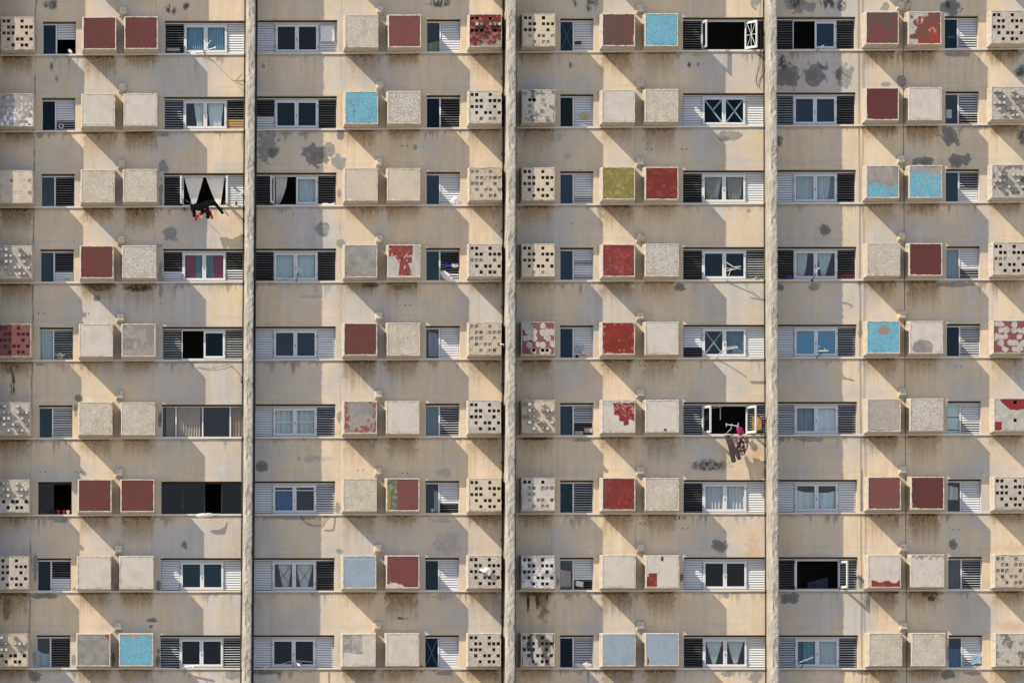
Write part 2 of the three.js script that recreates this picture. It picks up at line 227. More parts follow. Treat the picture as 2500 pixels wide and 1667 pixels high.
function faceColour(kind, u, v, s) {   // u, v from the top left; returns photo colour and height
  const X = u * 1.13, Y = v * 1.13, n = fbm(u * 5 + s, v * 5 + s * 3, 4), n2 = fbm(u * 14 + s * 2, v * 14, 3), sp = vn(u * 90 + s, v * 90), sp2 = vn(u * 52 + s * 5, v * 52 + 7), warp = fbm(u * 9 + s, v * 9, 2);
  const worm = vn(u * 58 + warp * 5 + s, v * 62 - warp * 6);
  const light = () => { const q = 1 + (n - .5) * .08 + (sp - .5) * .06; return [206 * q, 197 * q, 182 * q, 128 + (sp - .5) * 80]; };
  const peb = (b, k) => { const q = 1 + (sp - .5) * k + (sp2 - .5) * k * .8 + (n - .5) * .1; return [b[0] * q, b[1] * q, b[2] * q, 128 + (sp - .5) * 200]; };
  const cem = (b = 150) => { const q = b * (1 + (n - .5) * .3 + (n2 - .5) * .14 + (sp - .5) * .05); return [q, q * .965, q * .91, 120 + (n2 - .5) * 90]; };
  const mar = (b = [101, 50, 45]) => { const q = 1 + (sp - .5) * .14 + (n - .5) * .1; return [b[0] * q, b[1] * q, b[2] * q, 128 + (sp - .5) * 60]; };
  const cy = () => { const t = sm(.35, .7, worm), c = mix3([88, 160, 180], [146, 190, 198], t * .7 + .1 * n); return [...c, 100 + 90 * t]; };
  const red = (b, k = .5) => { b = b || [124, 38, 24]; const t = sm(.5, .8, n2) * k, c = mix3(b, [164, 84, 76], t); const q = .9 + (n - .5) * .3; return [c[0] * q, c[1] * q, c[2] * q, 120 + n2 * 50]; };
  const over = (a, b, t) => t <= 0 ? a : t >= 1 ? b : [...mix3(a, b, t), mix(a[3], b[3], t)];
  const edge = Math.min(u, v, 1 - u, 1 - v);
  switch (kind) {
    case 'maroon': return mar(); case 'maroonD': return over(mar([92, 40, 36]), light(), sm(.09, .05, edge + n * .09 - .03) * (u < .2 && v > .8 ? 1 : 0)); case 'mauve': return mar([117, 66, 61]);
    case 'light': return light(); case 'beige': { const a = light(); return [a[0] * .985, a[1] * .96, a[2] * .91, a[3]]; }
    case 'pebble': return peb([194, 183, 164], .26); case 'pebbleD': return peb([172, 162, 148], .22); case 'wormy': { const t = sm(.25, .62, worm); return [...mix3([164, 153, 138], [206, 199, 187], t), 90 + 100 * t]; }
    case 'cyan': return cy(); case 'cyanS': return over(cy(), cem(120), sm(.78, .84, fbm(u * 14 + 3, v * 14, 2)));
    case 'cyanLow': return over(cy(), cem(150), Math.max(sm(.06, -.02, v - .56 + (n - .5) * .3 - (u > .45 ? .04 : -.08)), sm(.66, .7, n2 + (v > .6 && u > .5 ? .08 : -.2))));
    case 'cyanHigh': return over(cy(), cem(158), Math.max(sm(.05, -.03, v - .27 - (n - .5) * .55), sm(.66, .7, n2)));
    case 'cyanTop': return over(cy(), cem(156), Math.max(sm(.03, -.03, v - .16 - (n - .5) * .2 + (u > .6 ? .1 : 0)), sm(.8, .84, n2)));
    case 'cyanSpot': return over(cy(), [150, 132, 116, 120], sm(.2, .1, Math.hypot(u - .52, v - .26) + (n - .5) * .12));
    case 'brown': return over(mar([94, 70, 62]), mar([112, 58, 54]), sm(.45, .65, n + (v - .5) * .3)); case 'brownW': return over(over(mar([92, 68, 60]), mar([110, 62, 54]), sm(.45, .6, n + (u - .6) * .4)), light(), sm(.02, -.02, 1 - u - .06 * sm(.35, .6, v) - (n2 - .5) * .12));
    case 'brownRed': return over(over(mar([116, 68, 60]), [150, 56, 42, 130], sm(.48, .7, n + (v - .5) * .45)), cem(178), Math.max(sm(.52, .68, n + (u < .3 ? .14 : -.12)), sm(.03, -.03, v - .1 - (u < .6 ? .1 * (n) : -.1))));
    case 'olive': { const t = sm(.52, .75, n2) * .5, c = mix3([132, 122, 58], [178, 170, 130], t), q = 1 + (n - .5) * .3; return [c[0] * q, c[1] * q, c[2] * q, 128]; }
    case 'red': return over(red([126, 34, 22], .6), light(), sm(.012, 0, edge - .03 * sm(.5, .7, n2)) * .8); case 'redBright': return over(red([144, 36, 17], .1), light(), sm(.56, .7, n2 - .2 + .32 * sm(.17, 0, edge)) * .6);
    case 'rose': return red([140, 50, 44], 1); case 'redBorder': return over(red([136, 38, 26], .6), mar([116, 52, 50]), sm(-.005, .005, Math.max(.17 - u + (v > .72 ? .14 : 0) * -1, .09 - v + (u > .5 ? -.12 : 0), (u > .86 && v > .78) || (v > .88 && u < .3) ? 1 : -1)));
    case 'cementRed': return over(cem(146), [148, 60, 46, 110], sm(.5, .6, n2 + .2 * sm(.09, .01, 1 - v) - .2 + (u < .4 ? .07 : 0) + (u > .95 && v > .5 ? .16 : 0)) * sm(.8, .9, Math.max(v, u > .94 ? .9 : 0))); case 'cementDirty': return over(over(cem(160), cem(126), sm(.45, .7, n)), [150, 92, 80, 120], .6 * sm(.62, .7, n2 + (u > .55 && v > .4 ? .03 : -.2)));
    case 'cementEdge': return over(cem(146), [146, 58, 42, 110], sm(.5, .64, n2 + .3 * sm(.3, .02, Math.min(u, 1 - u, (1 - v) * .8)) - .22 + .1 * v) * .8); case 'cementCorner': return over(cem(142), [150, 56, 46, 110], sm(.5, .64, n + .7 * sm(.3, .05, Math.hypot(1 - u, v)) - .25));
    case 'redT': { const t = (v < .36 && u > .02 && u < .76) || (v >= .3 && v < .56 && u > .2 + (v - .3) * .6 && u < .74) || (v >= .56 && v < .94 && u > .36 - (v - .75) * .1 && u < .62 + (v - .56) * .35), e = t ? 1 : 0; return over(over(light(), cem(176), .7), red([138, 50, 38], .9), e * sm(.26, .42, n2)); }
    case 'lightRed': { const e1 = (n2 - .5) * .14, t = u > .36 + e1 && u < .97 && v > .1 + e1 && v - .36 < Math.floor((u - .36) * 7) / 7 * 1.25 + .12 && v < (u > .55 + e1 && u < .8 ? .78 : .62) + e1; return over(over(light(), cem(176), v < .2 && u < .4 ? sm(.4, .6, n2) : 0), over(red([140, 32, 32], 1), light(), .6 * sm(.5, .62, fbm(u * 20 + 3, v * 20, 2) + (.3 - v) * .3)), t ? 1 : 0); }
    case 'lightHole': return over(light(), [104, 60, 48, 40], sm(.05, .035, Math.max(Math.abs(u - .59), Math.abs(v - .92) * 1.1))); case 'lightPatch': return over(light(), cem(142), sm(.02, -.02, Math.hypot((u - .36) / 1.15, (v - .84)) - .26 - (n - .5) * .16));
    case 'lightGrey': return over(light(), over(cem(172), cem(138), sm(.5, .7, n + (u < .3 ? .12 : -.05))), sm(.01, -.01, Math.max(u - .6, v - .6) - (n - .5) * .1)); case 'lightSoot': return over(light(), cem(136), .85 * sm(.5, .66, n2 + .4 * sm(.25, 0, v) - .22));
    case 'lightRedLow': return over(light(), red([152, 46, 40], 1), sm(.01, -.01, .8 - v + (n - .5) * .3 + (u < .12 ? .3 : 0))); case 'lightSpots': return over(light(), red([138, 40, 34], .8), (u > .04 && u < .34 && v > .55 && v < .95 && !(u < .1 && v < .65)) || Math.hypot((u - .5) * 1.9, v - .11) < .085 + (n2 - .5) * .06 ? 1 : 0);
    case 'oliveMauve': return u < .33 ? (u < .13 && v > .34 ? [142, 132, 44, 128] : over([98, 100, 72, 128], [136, 136, 110, 128], sm(.5, .7, n2))) : mar([116, 66, 62]); case 'mauveChip': return over(mar([114, 58, 55]), light(), sm(.01, -.01, Math.hypot((u - .28) / 1.7, v - 1) - .2 - (n - .5) * .18));
    case 'blue': { const q = 1 + (sp - .5) * .14 + (n - .5) * .06; return [150 * q, 164 * q, 174 * q, 128 + (sp - .5) * 70]; } case 'blueChip': return over(faceColour('blue', u, v, s), u > .06 ? red() : light(), sm(.01, 0, Math.hypot(u * 1.0, (v - .84) * .7) - .11));
    case 'vbeige': { const a = light(); const d = sm(.6, .8, n2) * .2; return [a[0] * (.97 - d), a[1] * (.94 - d), a[2] * (.88 - d), a[3]]; } case 'vcream': { const a = light(); return [a[0] * 1.02, a[1] * .99, a[2] * .93, a[3]]; }
    case 'vgravel': return peb([190, 180, 164], .3); case 'vgravelS': return over(peb([188, 180, 164], .26), cem(112), sm(.56, .68, n)); case 'vwhite': return over(light(), cem(166), .7 * sm(.4, .7, n)); case 'vwhiteS': return over(over([214, 214, 214, 128], cem(160), sm(.42, .7, n)), cem(118), .7 * sm(.6, .75, n2));
    case 'vsoot': return over(peb([186, 180, 168], .12), cem(84), sm(.42, .62, fbm(u * 9, v * 3 + 5, 3) + .1 * (.5 - u))); case 'vpaint': return over(over(cem(172), cem(150), sm(.4, .6, n)), [226, 226, 230, 128], sm(.55, .62, n2 + (v - .62) * .5));
    case 'vred': return over(over(over(red([128, 38, 28], .5), [66, 40, 38, 120], sm(.5, .66, n) * .8), [176, 120, 110, 128], .7 * sm(.52, .66, n2)), over(light(), cem(140), .7), .85 * sm(.3, .55, v - .42 + (n - .5) * .6)); case 'vmaroon': return mar([122, 74, 68]);
    case 'vblotch': { let dm = 9; HOLES.forEach((l, i) => l.forEach(c => { dm = Math.min(dm, Math.hypot(u - (7.7 + c * 10.95) / 80, v - (10 + i * 14.6) / 79)); })); return over(mar([126, 76, 72]), over(over(light(), cem(176), .5), cem(150), sm(.5, .7, n2) * .5), sm(.11, .088, dm + (n - .5) * .14 + (n2 - .5) * .05)); } case 'vredgrey': return over(over(light(), cem(182), .8), red([150, 36, 30], .3), (v < .36 + (n - .5) * .2 && u > .2 + (n2 - .5) * .1 && v < .1 + (u - .2) * .9) || (v > .72 && u < .24) ? 1 : 0);
  }
  return light();
}
const [atlasMap, atlasBump] = (() => {
  const d = new Uint8Array(AW * AW * 4), b = new Uint8Array(AW * AW * 4);
  for (let r = 0; r < 9; r++) for (let c = 0; c < 12; c++) {
    const bay = Math.floor(c / 3), q = c % 3, kind = q < 2 ? FACE[r].split(' ')[bay * 2 + q] : VFACE[bay][r].split(' ')[0], id = r * 12 + c, ox = id % 11 * CW, oy = Math.floor(id / 11) * CW, s = id * 3.71 + 1;
    for (let j = 0; j < CW; j++) for (let i = 0; i < CW; i++) {
      const u = (i + .5) / CW, v = (j + .5) / CW, o = faceColour(kind, u, v, s % 60), ed = Math.min(u, v, 1 - u, 1 - v), wn = fbm(u * 12 + s, v * 12, 3), dirt = clamp(.4 * sm(.06, 0, ed - .05 * wn) * sm(.46, .64, wn) + .09 * sm(.55, .75, fbm(u * 12 + s, v * 2.2 + s, 3)) * (.4 + wn) + .1 * sm(.56, .72, fbm(u * 3.5 + s * 2, v * 3.5, 4))), dk = [108, 98, 84]; for (let q = 0; q < 3; q++) o[q] = mix(o[q], Math.min(o[q], dk[q]) * .5 + o[q] * .5 * (dk[q] / 120), dirt); const k = ((AW - 1 - (oy + j)) * AW + ox + i) * 4;
      d[k] = own(o[0]); d[k + 1] = own(o[1]); d[k + 2] = own(o[2]); b[k] = b[k + 1] = b[k + 2] = clamp(o[3], 0, 255); d[k + 3] = b[k + 3] = 255;
    }
  }
  return [dataTex(d, AW, AW, true), dataTex(b, AW, AW, false)];
})();
const faceMat = new THREE.MeshStandardMaterial({ map: atlasMap, bumpMap: atlasBump, bumpScale: .009, roughness: .88 });
function faceUV(g, id, w, h) { const p = g.attributes.position, uv = new Float32Array(p.count * 2), ox = id % 11 * CW + 1, oy = Math.floor(id / 11) * CW + 1, c = CW - 2; for (let i = 0; i < p.count; i++) { const u = clamp(p.getX(i) / w + .5), v = clamp(.5 - p.getY(i) / h); uv[2 * i] = (ox + u * c) / AW; uv[2 * i + 1] = 1 - (oy + v * c) / AW; } g.setAttribute('uv', new THREE.BufferAttribute(uv, 2)); return g; }

/* ------------------------------------------------------------------ the building */
const building = thing('apartment_building', 0, 0, 0, 'weathered cream apartment block with rows of projecting concrete boxes, louvred windows and three vertical fins', 'building');

// plaster walls of the bays, with their window openings
const TOPY = -190, LOWY = VY + EYE * PXM;
function wall(xa, xb, holes) {
  const P = (x, y) => new THREE.Vector2(WX(sxy(x, y)), WY(y)), s = new THREE.Shape([P(xa, LOWY), P(xb, LOWY), P(xb, TOPY), P(xa, TOPY)]);
  for (const h of holes) { const q = new THREE.Path(); q.moveTo(h[0], h[2]); q.lineTo(h[0], h[3]); q.lineTo(h[1], h[3]); q.lineTo(h[1], h[2]); q.closePath(); s.holes.push(q); }
  const g = new THREE.ExtrudeGeometry(s, { depth: .34, bevelEnabled: false }); g.translate(0, 0, -.34); mesh('wall', facadeUV(g), plaster, building);
}
const opening = (q, r) => { const a = sx(q[0], r), b = sx(q[1], r), y = ys(r, (a + b) / 2); return [WX(a), WX(b), WY(y - 4), WY(y - 84)]; };
const rows = [...Array(9).keys()], edges = [-70, 611, 1244, 1880, 2207, 2640];
for (const [b, xa, xb, list] of [[0, -70, 611, [SMALL[0], BIG[0]]], [1, 611, 1244, [SMALL[1], BIG[1]]], [2, 1244, 1880, [SMALL[2], BIG[2]]], [3, 1880, 2206.2, [BIG[3]]], [3, 2207.6, 2640, [SMALL[3]]]]) wall(xa, xb, rows.flatMap(r => list.map(q => opening(q, r))));

// sills: one thin ledge along each bay of each storey
for (const r of rows) for (const [xa, xb] of [[-70, 600], [624, 1232], [1257, 1868], [1891, 2206], [2208, 2640]]) {
  const n = Math.ceil((xb - xa) / 40), top = [], bot = [];
  for (let i = 0; i <= n; i++) { const x = mix(xa, xb, i / n), y = ys(r, x) + (R() - .5) * .5; top.push(new THREE.Vector2(WX(sx(x, r)), WY(y - 4.2))); bot.unshift(new THREE.Vector2(WX(sx(x, r)), WY(y + (R() - .5) * .8))); }
  const g = new THREE.ExtrudeGeometry(new THREE.Shape([...top, ...bot]), { depth: .045, bevelEnabled: false }); g.translate(0, 0, .002); mesh('sill', boxUV(g), M.sill, building);
}

// floors, back wall and partitions that close the rooms
{ const g = [], x0 = WX(-110), x1 = WX(2680), back = -4.4;
  g.push(bar(x0, x1, 0, WY(TOPY), back - .2, back)); g.push(bar(x0, x1, WY(TOPY) + .002, WY(TOPY) + .3, back, .002));
  for (const e of [-75, 611, 1244, 1880, 2207, 2645]) g.push(bar(WX(e) - .08, WX(e) + .08, .01, WY(TOPY) - .01, back + .002, -.345));
  for (let r = -1; r < 10; r++) for (let i = 0; i < 5; i++) { const x = (edges[i] + edges[i + 1]) / 2, y = WY(ys(r, x) + 70); g.push(bar(WX(edges[i]) + .085, WX(edges[i + 1]) - .085, y - .1, y + .1, back + .004, -.345)); }
  mesh('interior_wall', merge(g), M.room, building); }

// tall rough fins between the bays
FINS.forEach((f, k) => {
  const prof = [], w = (f[1] - f[0]) / PXM, zf = 1.39; const pts = [[0, -.05], [0, zf - .1], [.03, zf - .035], [.095, zf], [w - .03, zf], [w, zf - .03], [w, -.05]];
  for (let i = 0; i < pts.length - 1; i++) { const [a, b] = [pts[i], pts[i + 1]], n = Math.max(1, Math.round(Math.hypot(b[0] - a[0], b[1] - a[1]) / .05)); for (let j = 0; j < n; j++) prof.push([mix(a[0], b[0], j / n), mix(a[1], b[1], j / n)]); } prof.push(pts[6]);
  const y0 = TOPY, y1 = LOWY, nv = 520;
  const g = quads(prof.length - 1, nv, (u, v) => {
    const i = Math.round(u * (prof.length - 1)), p = prof[i], y = mix(y1, y0, v), Y = WY(y), fr = p[1] > zf - .12 ? 1 : .35;
    const dz = (fbm(p[0] * 18 + k * 9, Y * 13, 3) - .5) * .05 * fr + (vn(p[0] * 34, Y * 34 + k) - .5) * .022 * fr, dx = (fbm(p[1] * 9 + 31 * k, Y * 6, 3) - .5) * .012 * fr + (fbm(k * 5, Y * .4, 2) - .5) * .02;
    return [WX(sxy(f[0], y)) + p[0] + dx, Y, p[1] + dz];
  });
  const uv = g.attributes.uv; let acc = [0]; for (let i = 1; i < prof.length; i++) acc.push(acc[i - 1] + Math.hypot(prof[i][0] - prof[i - 1][0], prof[i][1] - prof[i - 1][1]));
  for (let i = 0; i < uv.count; i++) { uv.setXY(i, acc[i % prof.length] * .5, g.attributes.position.getY(i) * .5 + k * .37); }
  mesh('fin', g, pebbledash, building);
});
// drain pipes by the middle fin; elsewhere tubes added for dark gaps and shade
for (const [x, z, r] of [[1229.5, .09, .036], [1260, .06, .024], [597.5, .05, .024], [626, .05, .04], [1866, .05, .022]]) {
  const pts = []; for (let y = LOWY; y >= TOPY; y -= 90) pts.push([WX(sxy(x, y)) + (R() - .5) * .012, WY(y), z]);
  const p = mesh('drain_pipe_shade_strip', new THREE.TubeGeometry(new THREE.CatmullRomCurve3(pts.map(q => new THREE.Vector3(...q))), 60, r, 8), M.pipe, building);
  if (Math.abs(x - 1245) < 30) for (let q = 0; q < 9; q++) { const y = ys(q, x) + 62, X = WX(sxy(x, y)); const c = mesh('pipe_coupling', merge([rod([X, WY(y) - .06, z], [X, WY(y) + .06, z], r * 1.45, 10), bar(X - r * 1.9, X + r * 1.9, WY(y) - .02, WY(y) + .02, -.01, z)]), M.pipe, p); }
}

/* ------------------------------------------------------------------ projecting boxes */
const FLARE = .045;
function ring(a, b, jit) { // join two closed loops of equal length by quads
  const P = []; const n = a.length; for (let i = 0; i < n; i++) { const j = (i + 1) % n; P.push(...a[i], ...a[j], ...b[j], ...a[i], ...b[j], ...b[i]); } return P;
}
function loopRect(x0, x1, y0, y1, z, n, jit, rnd) { const L = []; const c = [[x0, y0], [x1, y0], [x1, y1], [x0, y1]]; for (let k = 0; k < 4; k++) for (let i = 0; i < n; i++) { const a = c[k], b = c[(k + 1) % 4], t = i / n; const ch = rnd && rnd() < .06 ? 2.6 : 1; L.push([mix(a[0], b[0], t) + (rnd ? (rnd() - .5) * jit * ch : 0), mix(a[1], b[1], t) + (rnd ? (rnd() - .5) * jit * ch : 0), z + (rnd ? (rnd() - .6) * jit * .6 : 0)]); } return L; }
function shellGeo(w, h, rnd, lip) {  // flared concrete case, open at the front inside its lip; origin at the middle of its back
  const n = 14, W = w / 2, H = h / 2, tw = [(rnd() - .5) * .014, (rnd() - .5) * .014];
  const A = loopRect(-W - FLARE, W + FLARE, -H - FLARE, H + FLARE, 0, n), B = loopRect(-W + tw[0], W + tw[0], -H + tw[1], H + tw[1], DEPTH, n, .011, rnd), C = loopRect(-W + lip + tw[0], W - lip + tw[0], -H + lip + tw[1], H - lip + tw[1], DEPTH + .003, n, .013, rnd), Dd = loopRect(-W + lip + tw[0], W - lip + tw[0], -H + lip + tw[1], H - lip + tw[1], DEPTH - .07, n), Ei = loopRect(-W + .02, W - .02, -H + .02, H - .02, 0, n);
  const P = [...ring(A, B), ...ring(B, C), ...ring(C, Dd), ...ring(Dd, Ei)];
  const g = new THREE.BufferGeometry(); g.setAttribute('position', new THREE.Float32BufferAttribute(P, 3)); g.computeVertexNormals(); return boxUV(g);
}
const FACEN = { maroon: 'maroon', maroonD: 'dark maroon', mauve: 'dusty mauve', light: 'plain off-white', beige: 'plain beige', pebble: 'grey-beige pebbled', pebbleD: 'dull grey pebbled', wormy: 'pale mottled pebbled', cyan: 'turquoise', cyanS: 'turquoise, dark-flecked', cyanLow: 'half grey, half turquoise', cyanHigh: 'turquoise with grey patches', cyanTop: 'turquoise with grey top', cyanSpot: 'turquoise with a brown spot', brown: 'dark brown', brownW: 'dark brown with chipped right edge', brownRed: 'brown and red, scuffed', olive: 'olive green', red: 'deep red', redBright: 'bright red with worn edges', rose: 'worn rose red', redBorder: 'red patch with maroon border', cementRed: 'grey cement with red traces below', cementDirty: 'stained grey cement', cementEdge: 'grey cement with red edges', cementCorner: 'grey cement with a red corner', redT: 'grey with a red peeling patch', lightRed: 'off-white with a red peeled corner', lightHole: 'off-white with one small hole', lightPatch: 'off-white with a grey patch', lightGrey: 'off-white with a grey upper corner', lightSoot: 'off-white with a sooty top', lightRedLow: 'off-white peeled to red below', lightSpots: 'off-white with two red spots', oliveMauve: 'green and mauve', mauveChip: 'mauve with a white chipped corner', blue: 'grey-blue', blueChip: 'grey-blue with a chipped corner' };
const VN = { vbeige: 'beige', vpaint: 'paint-smeared grey', vcream: 'cream', vgravel: 'grey gravel', vmaroon: 'maroon', vred: 'flaking red', vwhite: 'whitewashed', vwhiteS: 'streaked white', vgravelS: 'stained grey gravel', vblotch: 'maroon and white blotched', vsoot: 'soot-streaked grey', vredgrey: 'grey and red' };
const rB = rng(31);
for (let r = -1; r < 9; r++) for (let b = 0; b < 4; b++) {
  const trio = [...BOXES[b], VENTS[b]];
  for (let q = 0; q < 3; q++) {
    const xa = sx(front(trio[q][0]), r), xb = sx(front(trio[q][1]), r), xc = (xa + xb) / 2, y = ys(r, xc), w = (xb - xa) / PXM + (rB() - .5) * .012, h = 79.1 / PXM + (rB() - .5) * .012, vent = q == 2;
    const rr = Math.max(0, r), id = rr * 12 + b * 3 + q, lip = vent ? .02 : .034;
    const g = new THREE.Group(); g.name = vent ? 'vent_box' : 'concrete_box'; g.position.set(WX(xc) + (rB() - .5) * .02, WY(y - 47.1) + (rB() - .5) * .02, 0); building.add(g);
    mesh('casing', shellGeo(w, h, rB, lip), concrete, g);
    if (!vent) {
      const kind = FACE[rr].split(' ')[b * 2 + q]; if (r >= 0) g.userData.label = `${FACEN[kind]} box front, ${q ? 'right' : 'left'} box of the pair, ${where(b, r)}`;
      const pg = new THREE.PlaneGeometry(w - 2 * lip - .002, h - 2 * lip - .002).toNonIndexed(), bx = bar(-w / 2 + lip + .001, w / 2 - lip - .001, -h / 2 + lip + .001, h / 2 - lip - .001, DEPTH - .06, DEPTH - .006); mesh('front_panel', faceUV(ni(bx), id, w, h), faceMat, g);
    } else {
      const [kind, modes] = VFACE[b][rr].split(' '); if (r >= 0) g.userData.label = `${VN[kind]} box with a pattern of small square ${/p/.test(modes) ? 'protruding blocks' : /r|f/.test(modes[1]) ? 'filled holes' : 'holes'}, ${where(b, r)}`;
      const W = w / 2 - lip - .001, H = h / 2 - lip - .001, s = new THREE.Shape([[-W, -H], [W, -H], [W, H], [-W, H]].map(p => new THREE.Vector2(...p))), hs = .058, blocks = { p: [], d: [] };
      HOLES.forEach((list, i) => list.forEach(c => {
        let m = modes[i]; if (kind === 'vgravelS' && b == 2 && i == 1) m = c < 3 ? 'o' : 'f'; if (kind === 'vredgrey' && c != 4) m = 'f';
        const cx = -w / 2 + (7.7 + c * 10.95) / PXM, cy = h / 2 - (10 + i * 14.6) / PXM, e = hs + (rB() - .5) * .008; if (kind === 'vblotch' && m == 'f') return; if (kind === 'vredgrey' && m == 'f') return;
        const p = new THREE.Path(); p.moveTo(cx - e, cy - e); p.lineTo(cx - e, cy + e); p.lineTo(cx + e, cy + e); p.lineTo(cx + e, cy - e); p.closePath(); s.holes.push(p);
        if (m !== 'o') { const dz = m == 'p' ? .09 + rB() * .1 : m == 'r' ? -.035 - rB() * .02 : .004 - rB() * .012, k = e - (m == 'f' ? .004 : .008); const t = bar(cx - k, cx + k, cy - k, cy + k, DEPTH - .3, DEPTH - .005 + dz); blocks[rB() < (m == 'f' ? .4 : .35) ? 'd' : 'p'].push(t); }
      }));
      const pg = new THREE.ExtrudeGeometry(s, { depth: .06, bevelEnabled: false }); pg.translate(0, 0, DEPTH - .066); mesh('front_panel', faceUV(ni(pg), id, w, h), faceMat, g);
      for (const k of 'pd') if (blocks[k].length) { const m = mesh('vent_block', boxUV(merge(blocks[k])), kind == 'vmaroon' ? flat(col(104, 62, 58), .9) : k == 'p' ? M.block : M.blockDark, g); m.userData.kind = 'stuff'; }
    }
  }
}
// small tapered drip blocks between the boxes
for (const r of rows) for (let b = 0; b < 4; b++) {
  if (b == 3 && r == 1) continue;
  const x = sx(SPOUT[b], r), y = ys(r, x) - 105 + (R() - .5) * 3, g = new THREE.BoxGeometry(.28, .36, .26, 1, 1, 1), p = g.attributes.position;
  for (let i = 0; i < p.count; i++) if (p.getZ(i) > 0) p.setXYZ(i, p.getX(i) * .8, p.getY(i) > 0 ? .15 : -.07, p.getZ(i)); else p.setXY(i, p.getX(i) * 1.02, p.getY(i));
  const h2 = ni(g); h2.computeVertexNormals(); h2.translate(WX(x), WY(y), .13); const d = mesh('drip_block', boxUV(h2), concrete, building);
  mesh('spout_hole', rod([WX(x) - .02, WY(y) + .05, .25], [WX(x) - .02, WY(y) + .05, .262], .014, 8), M.dark, d);
}
{ const r = 1, x = 2203, y = 198; const s = quads(20, 14, (u, v) => { const a = u * Math.PI * 2, e = v * Math.PI / 2, n = 1 + (fbm(u * 6, v * 4, 2) - .5) * .3; return [WX(x) + Math.cos(a) * Math.cos(e) * .17 * n, WY(y) + Math.sin(a) * Math.cos(e) * .19 * n, Math.sin(e) * .2 * n]; }); mesh('drip_block', boxUV(s), flat(col(150, 148, 144), .95), building, 'drip block plastered over into a grey lump'); }

/* ------------------------------------------------------------------ windows */
const WZ = -.26;
function slatGeo(w, pitch, n, y0, spec) { // spec: list of [fraction, state] from the top; returns geometries
  const G = [], total = n; let bounds = [], acc = 0; for (const [f, s] of spec) { acc += f; bounds.push([acc, s]); }
  for (let i = 0; i < n; i++) {
    const t = (i + .5) / n, st = (bounds.find(q => t <= q[0] + 1e-6) || bounds[bounds.length - 1])[1]; if (st === 'x') continue;
    const a = ({ c: 74, h: 42, m: 22, o: 4 }[st] + (R() - .5) * (st == 'c' ? 5 : 8)) * Math.PI / 180, g = new THREE.BoxGeometry(w, .0045, pitch * (st == 'c' ? .86 : st == 'o' ? .9 : 1.02)); g.rotateX(a); g.rotateZ((R() - .5) * .006); g.translate(0, y0 - (i + .5) * pitch, .01); G.push(g);
  } return G;
}
function louver(win, x0, x1, y0, y1, spec, mat) { // an adjustable louvre set
  const n = Math.round((y1 - y0) / .0885), g = slatGeo(x1 - x0 - .02, (y1 - y0) / n, n, y1, spec); for (const q of g) q.translate((x0 + x1) / 2, 0, 0);
  if (g.length) { const m = mesh('louver_slats', merge(g), mat || M.slat, win); m.userData.kind = 'stuff'; }
}
function frameGeo(x0, x1, y0, y1, t, z0, z1, tb = t, tt = t) { return [bar(x0, x0 + t, y0, y1, z0, z1), bar(x1 - t, x1, y0, y1, z0, z1), bar(x0 + t, x1 - t, y0, y0 + tb, z0 + .001, z1 - .001), bar(x0 + t, x1 - t, y1 - tt, y1, z0 + .001, z1 - .001)]; }
const S = s => s.split(',').map(q => { const m = q.match(/([chmox])([\d.]*)/); return [m[2] ? +m[2] : 1, m[1]]; });
const SL = { // small windows: louvre states from the top, per bay and row
  0: ['c.5,x.5', 'c.68,m.32', 'o', 'o.66,c.34', 'm', 'h', 'none', 'o.62,c.38', 'm'], 1: ['c', 'm', 'c', 'o.72,h.28', 'c', 'm', 'c.65,o.35', 'c', 'c'],
  2: ['c', 'c', 'c.72,h.28', 'c.3,h.2,c.3,h.2', 'c', 'h.62,o.38', 'm', 'c.66,o.34', 'h.8,c.2'], 3: ['c.62,h.38', 'h.64,m.36', 'm.62,c.38', 'c.66,m.34', 'h', 'c.62,h.38', 'c', 'm', 'c.7,h.3'] };
const BL = { // wide windows: left louvre | right louvre | sash state (c closed, L left open, R right open, B both open, W four-light, D dark) 
  0: ['o|c|c', 'm|o.62,c.38|c', 'o|c|B', 'o.65,c.35|o.62,h.38|c', 'm|m|S', '||W', '||D', 'c|c|c', 'm|m|c'], 1: ['c|c|c', 'o.6,c.4|o|c', 'o|o|L', 'o|o|c', 'c|c|c', 'c|m|c', 'c|h.9,c.1|c', 'c|o|c', 'c|c|c'],
  2: ['o|o|B', 'c|c|c', 'o|c|c', 'o|m|c', 'c.65,o.35|c|c', 'm|m|B', 'o|c|c', 'c|c|c', 'o|c|c'], 3: ['o|o|S', 'm|o|c', 'c|o|c', 'o|o|c', 'c|m|c', 'h|m|c', 'c|c|c', 'o|m|B', 'h|m|c'] };
const OPEN = { '0-2': [96, 92], '1-2': [100, 0], '2-0': [82, 119], '2-5': [72, 112], '3-7': [92, 109] };
const paneAt = {};   // where curtains and tapes can go
const CURT = new Set('0-0 0-1 0-2 0-3 1-2 1-3 1-5 1-6 1-7 2-2 2-4 2-5 2-0 2-6 2-8 3-2 3-3 3-5 3-6 3-7 3-8'.split(' ')), CURS = new Set('0-4 0-8 1-4 1-5 1-6 2-7 3-1 3-3 3-5 3-6 3-7 3-8 1-0'.split(' '));
const glassOf = (b, r) => CURT.has(`${b}-${r}`) ? clearGlass : b == 3 && r == 4 ? tealGlass : (b == 1 && r == 0) || (b == 2 && r == 7) || (b == 1 && r == 8) || (b == 0 && r == 8) ? darkGlass : glassV[(b * 7 + r * 3) % 5];
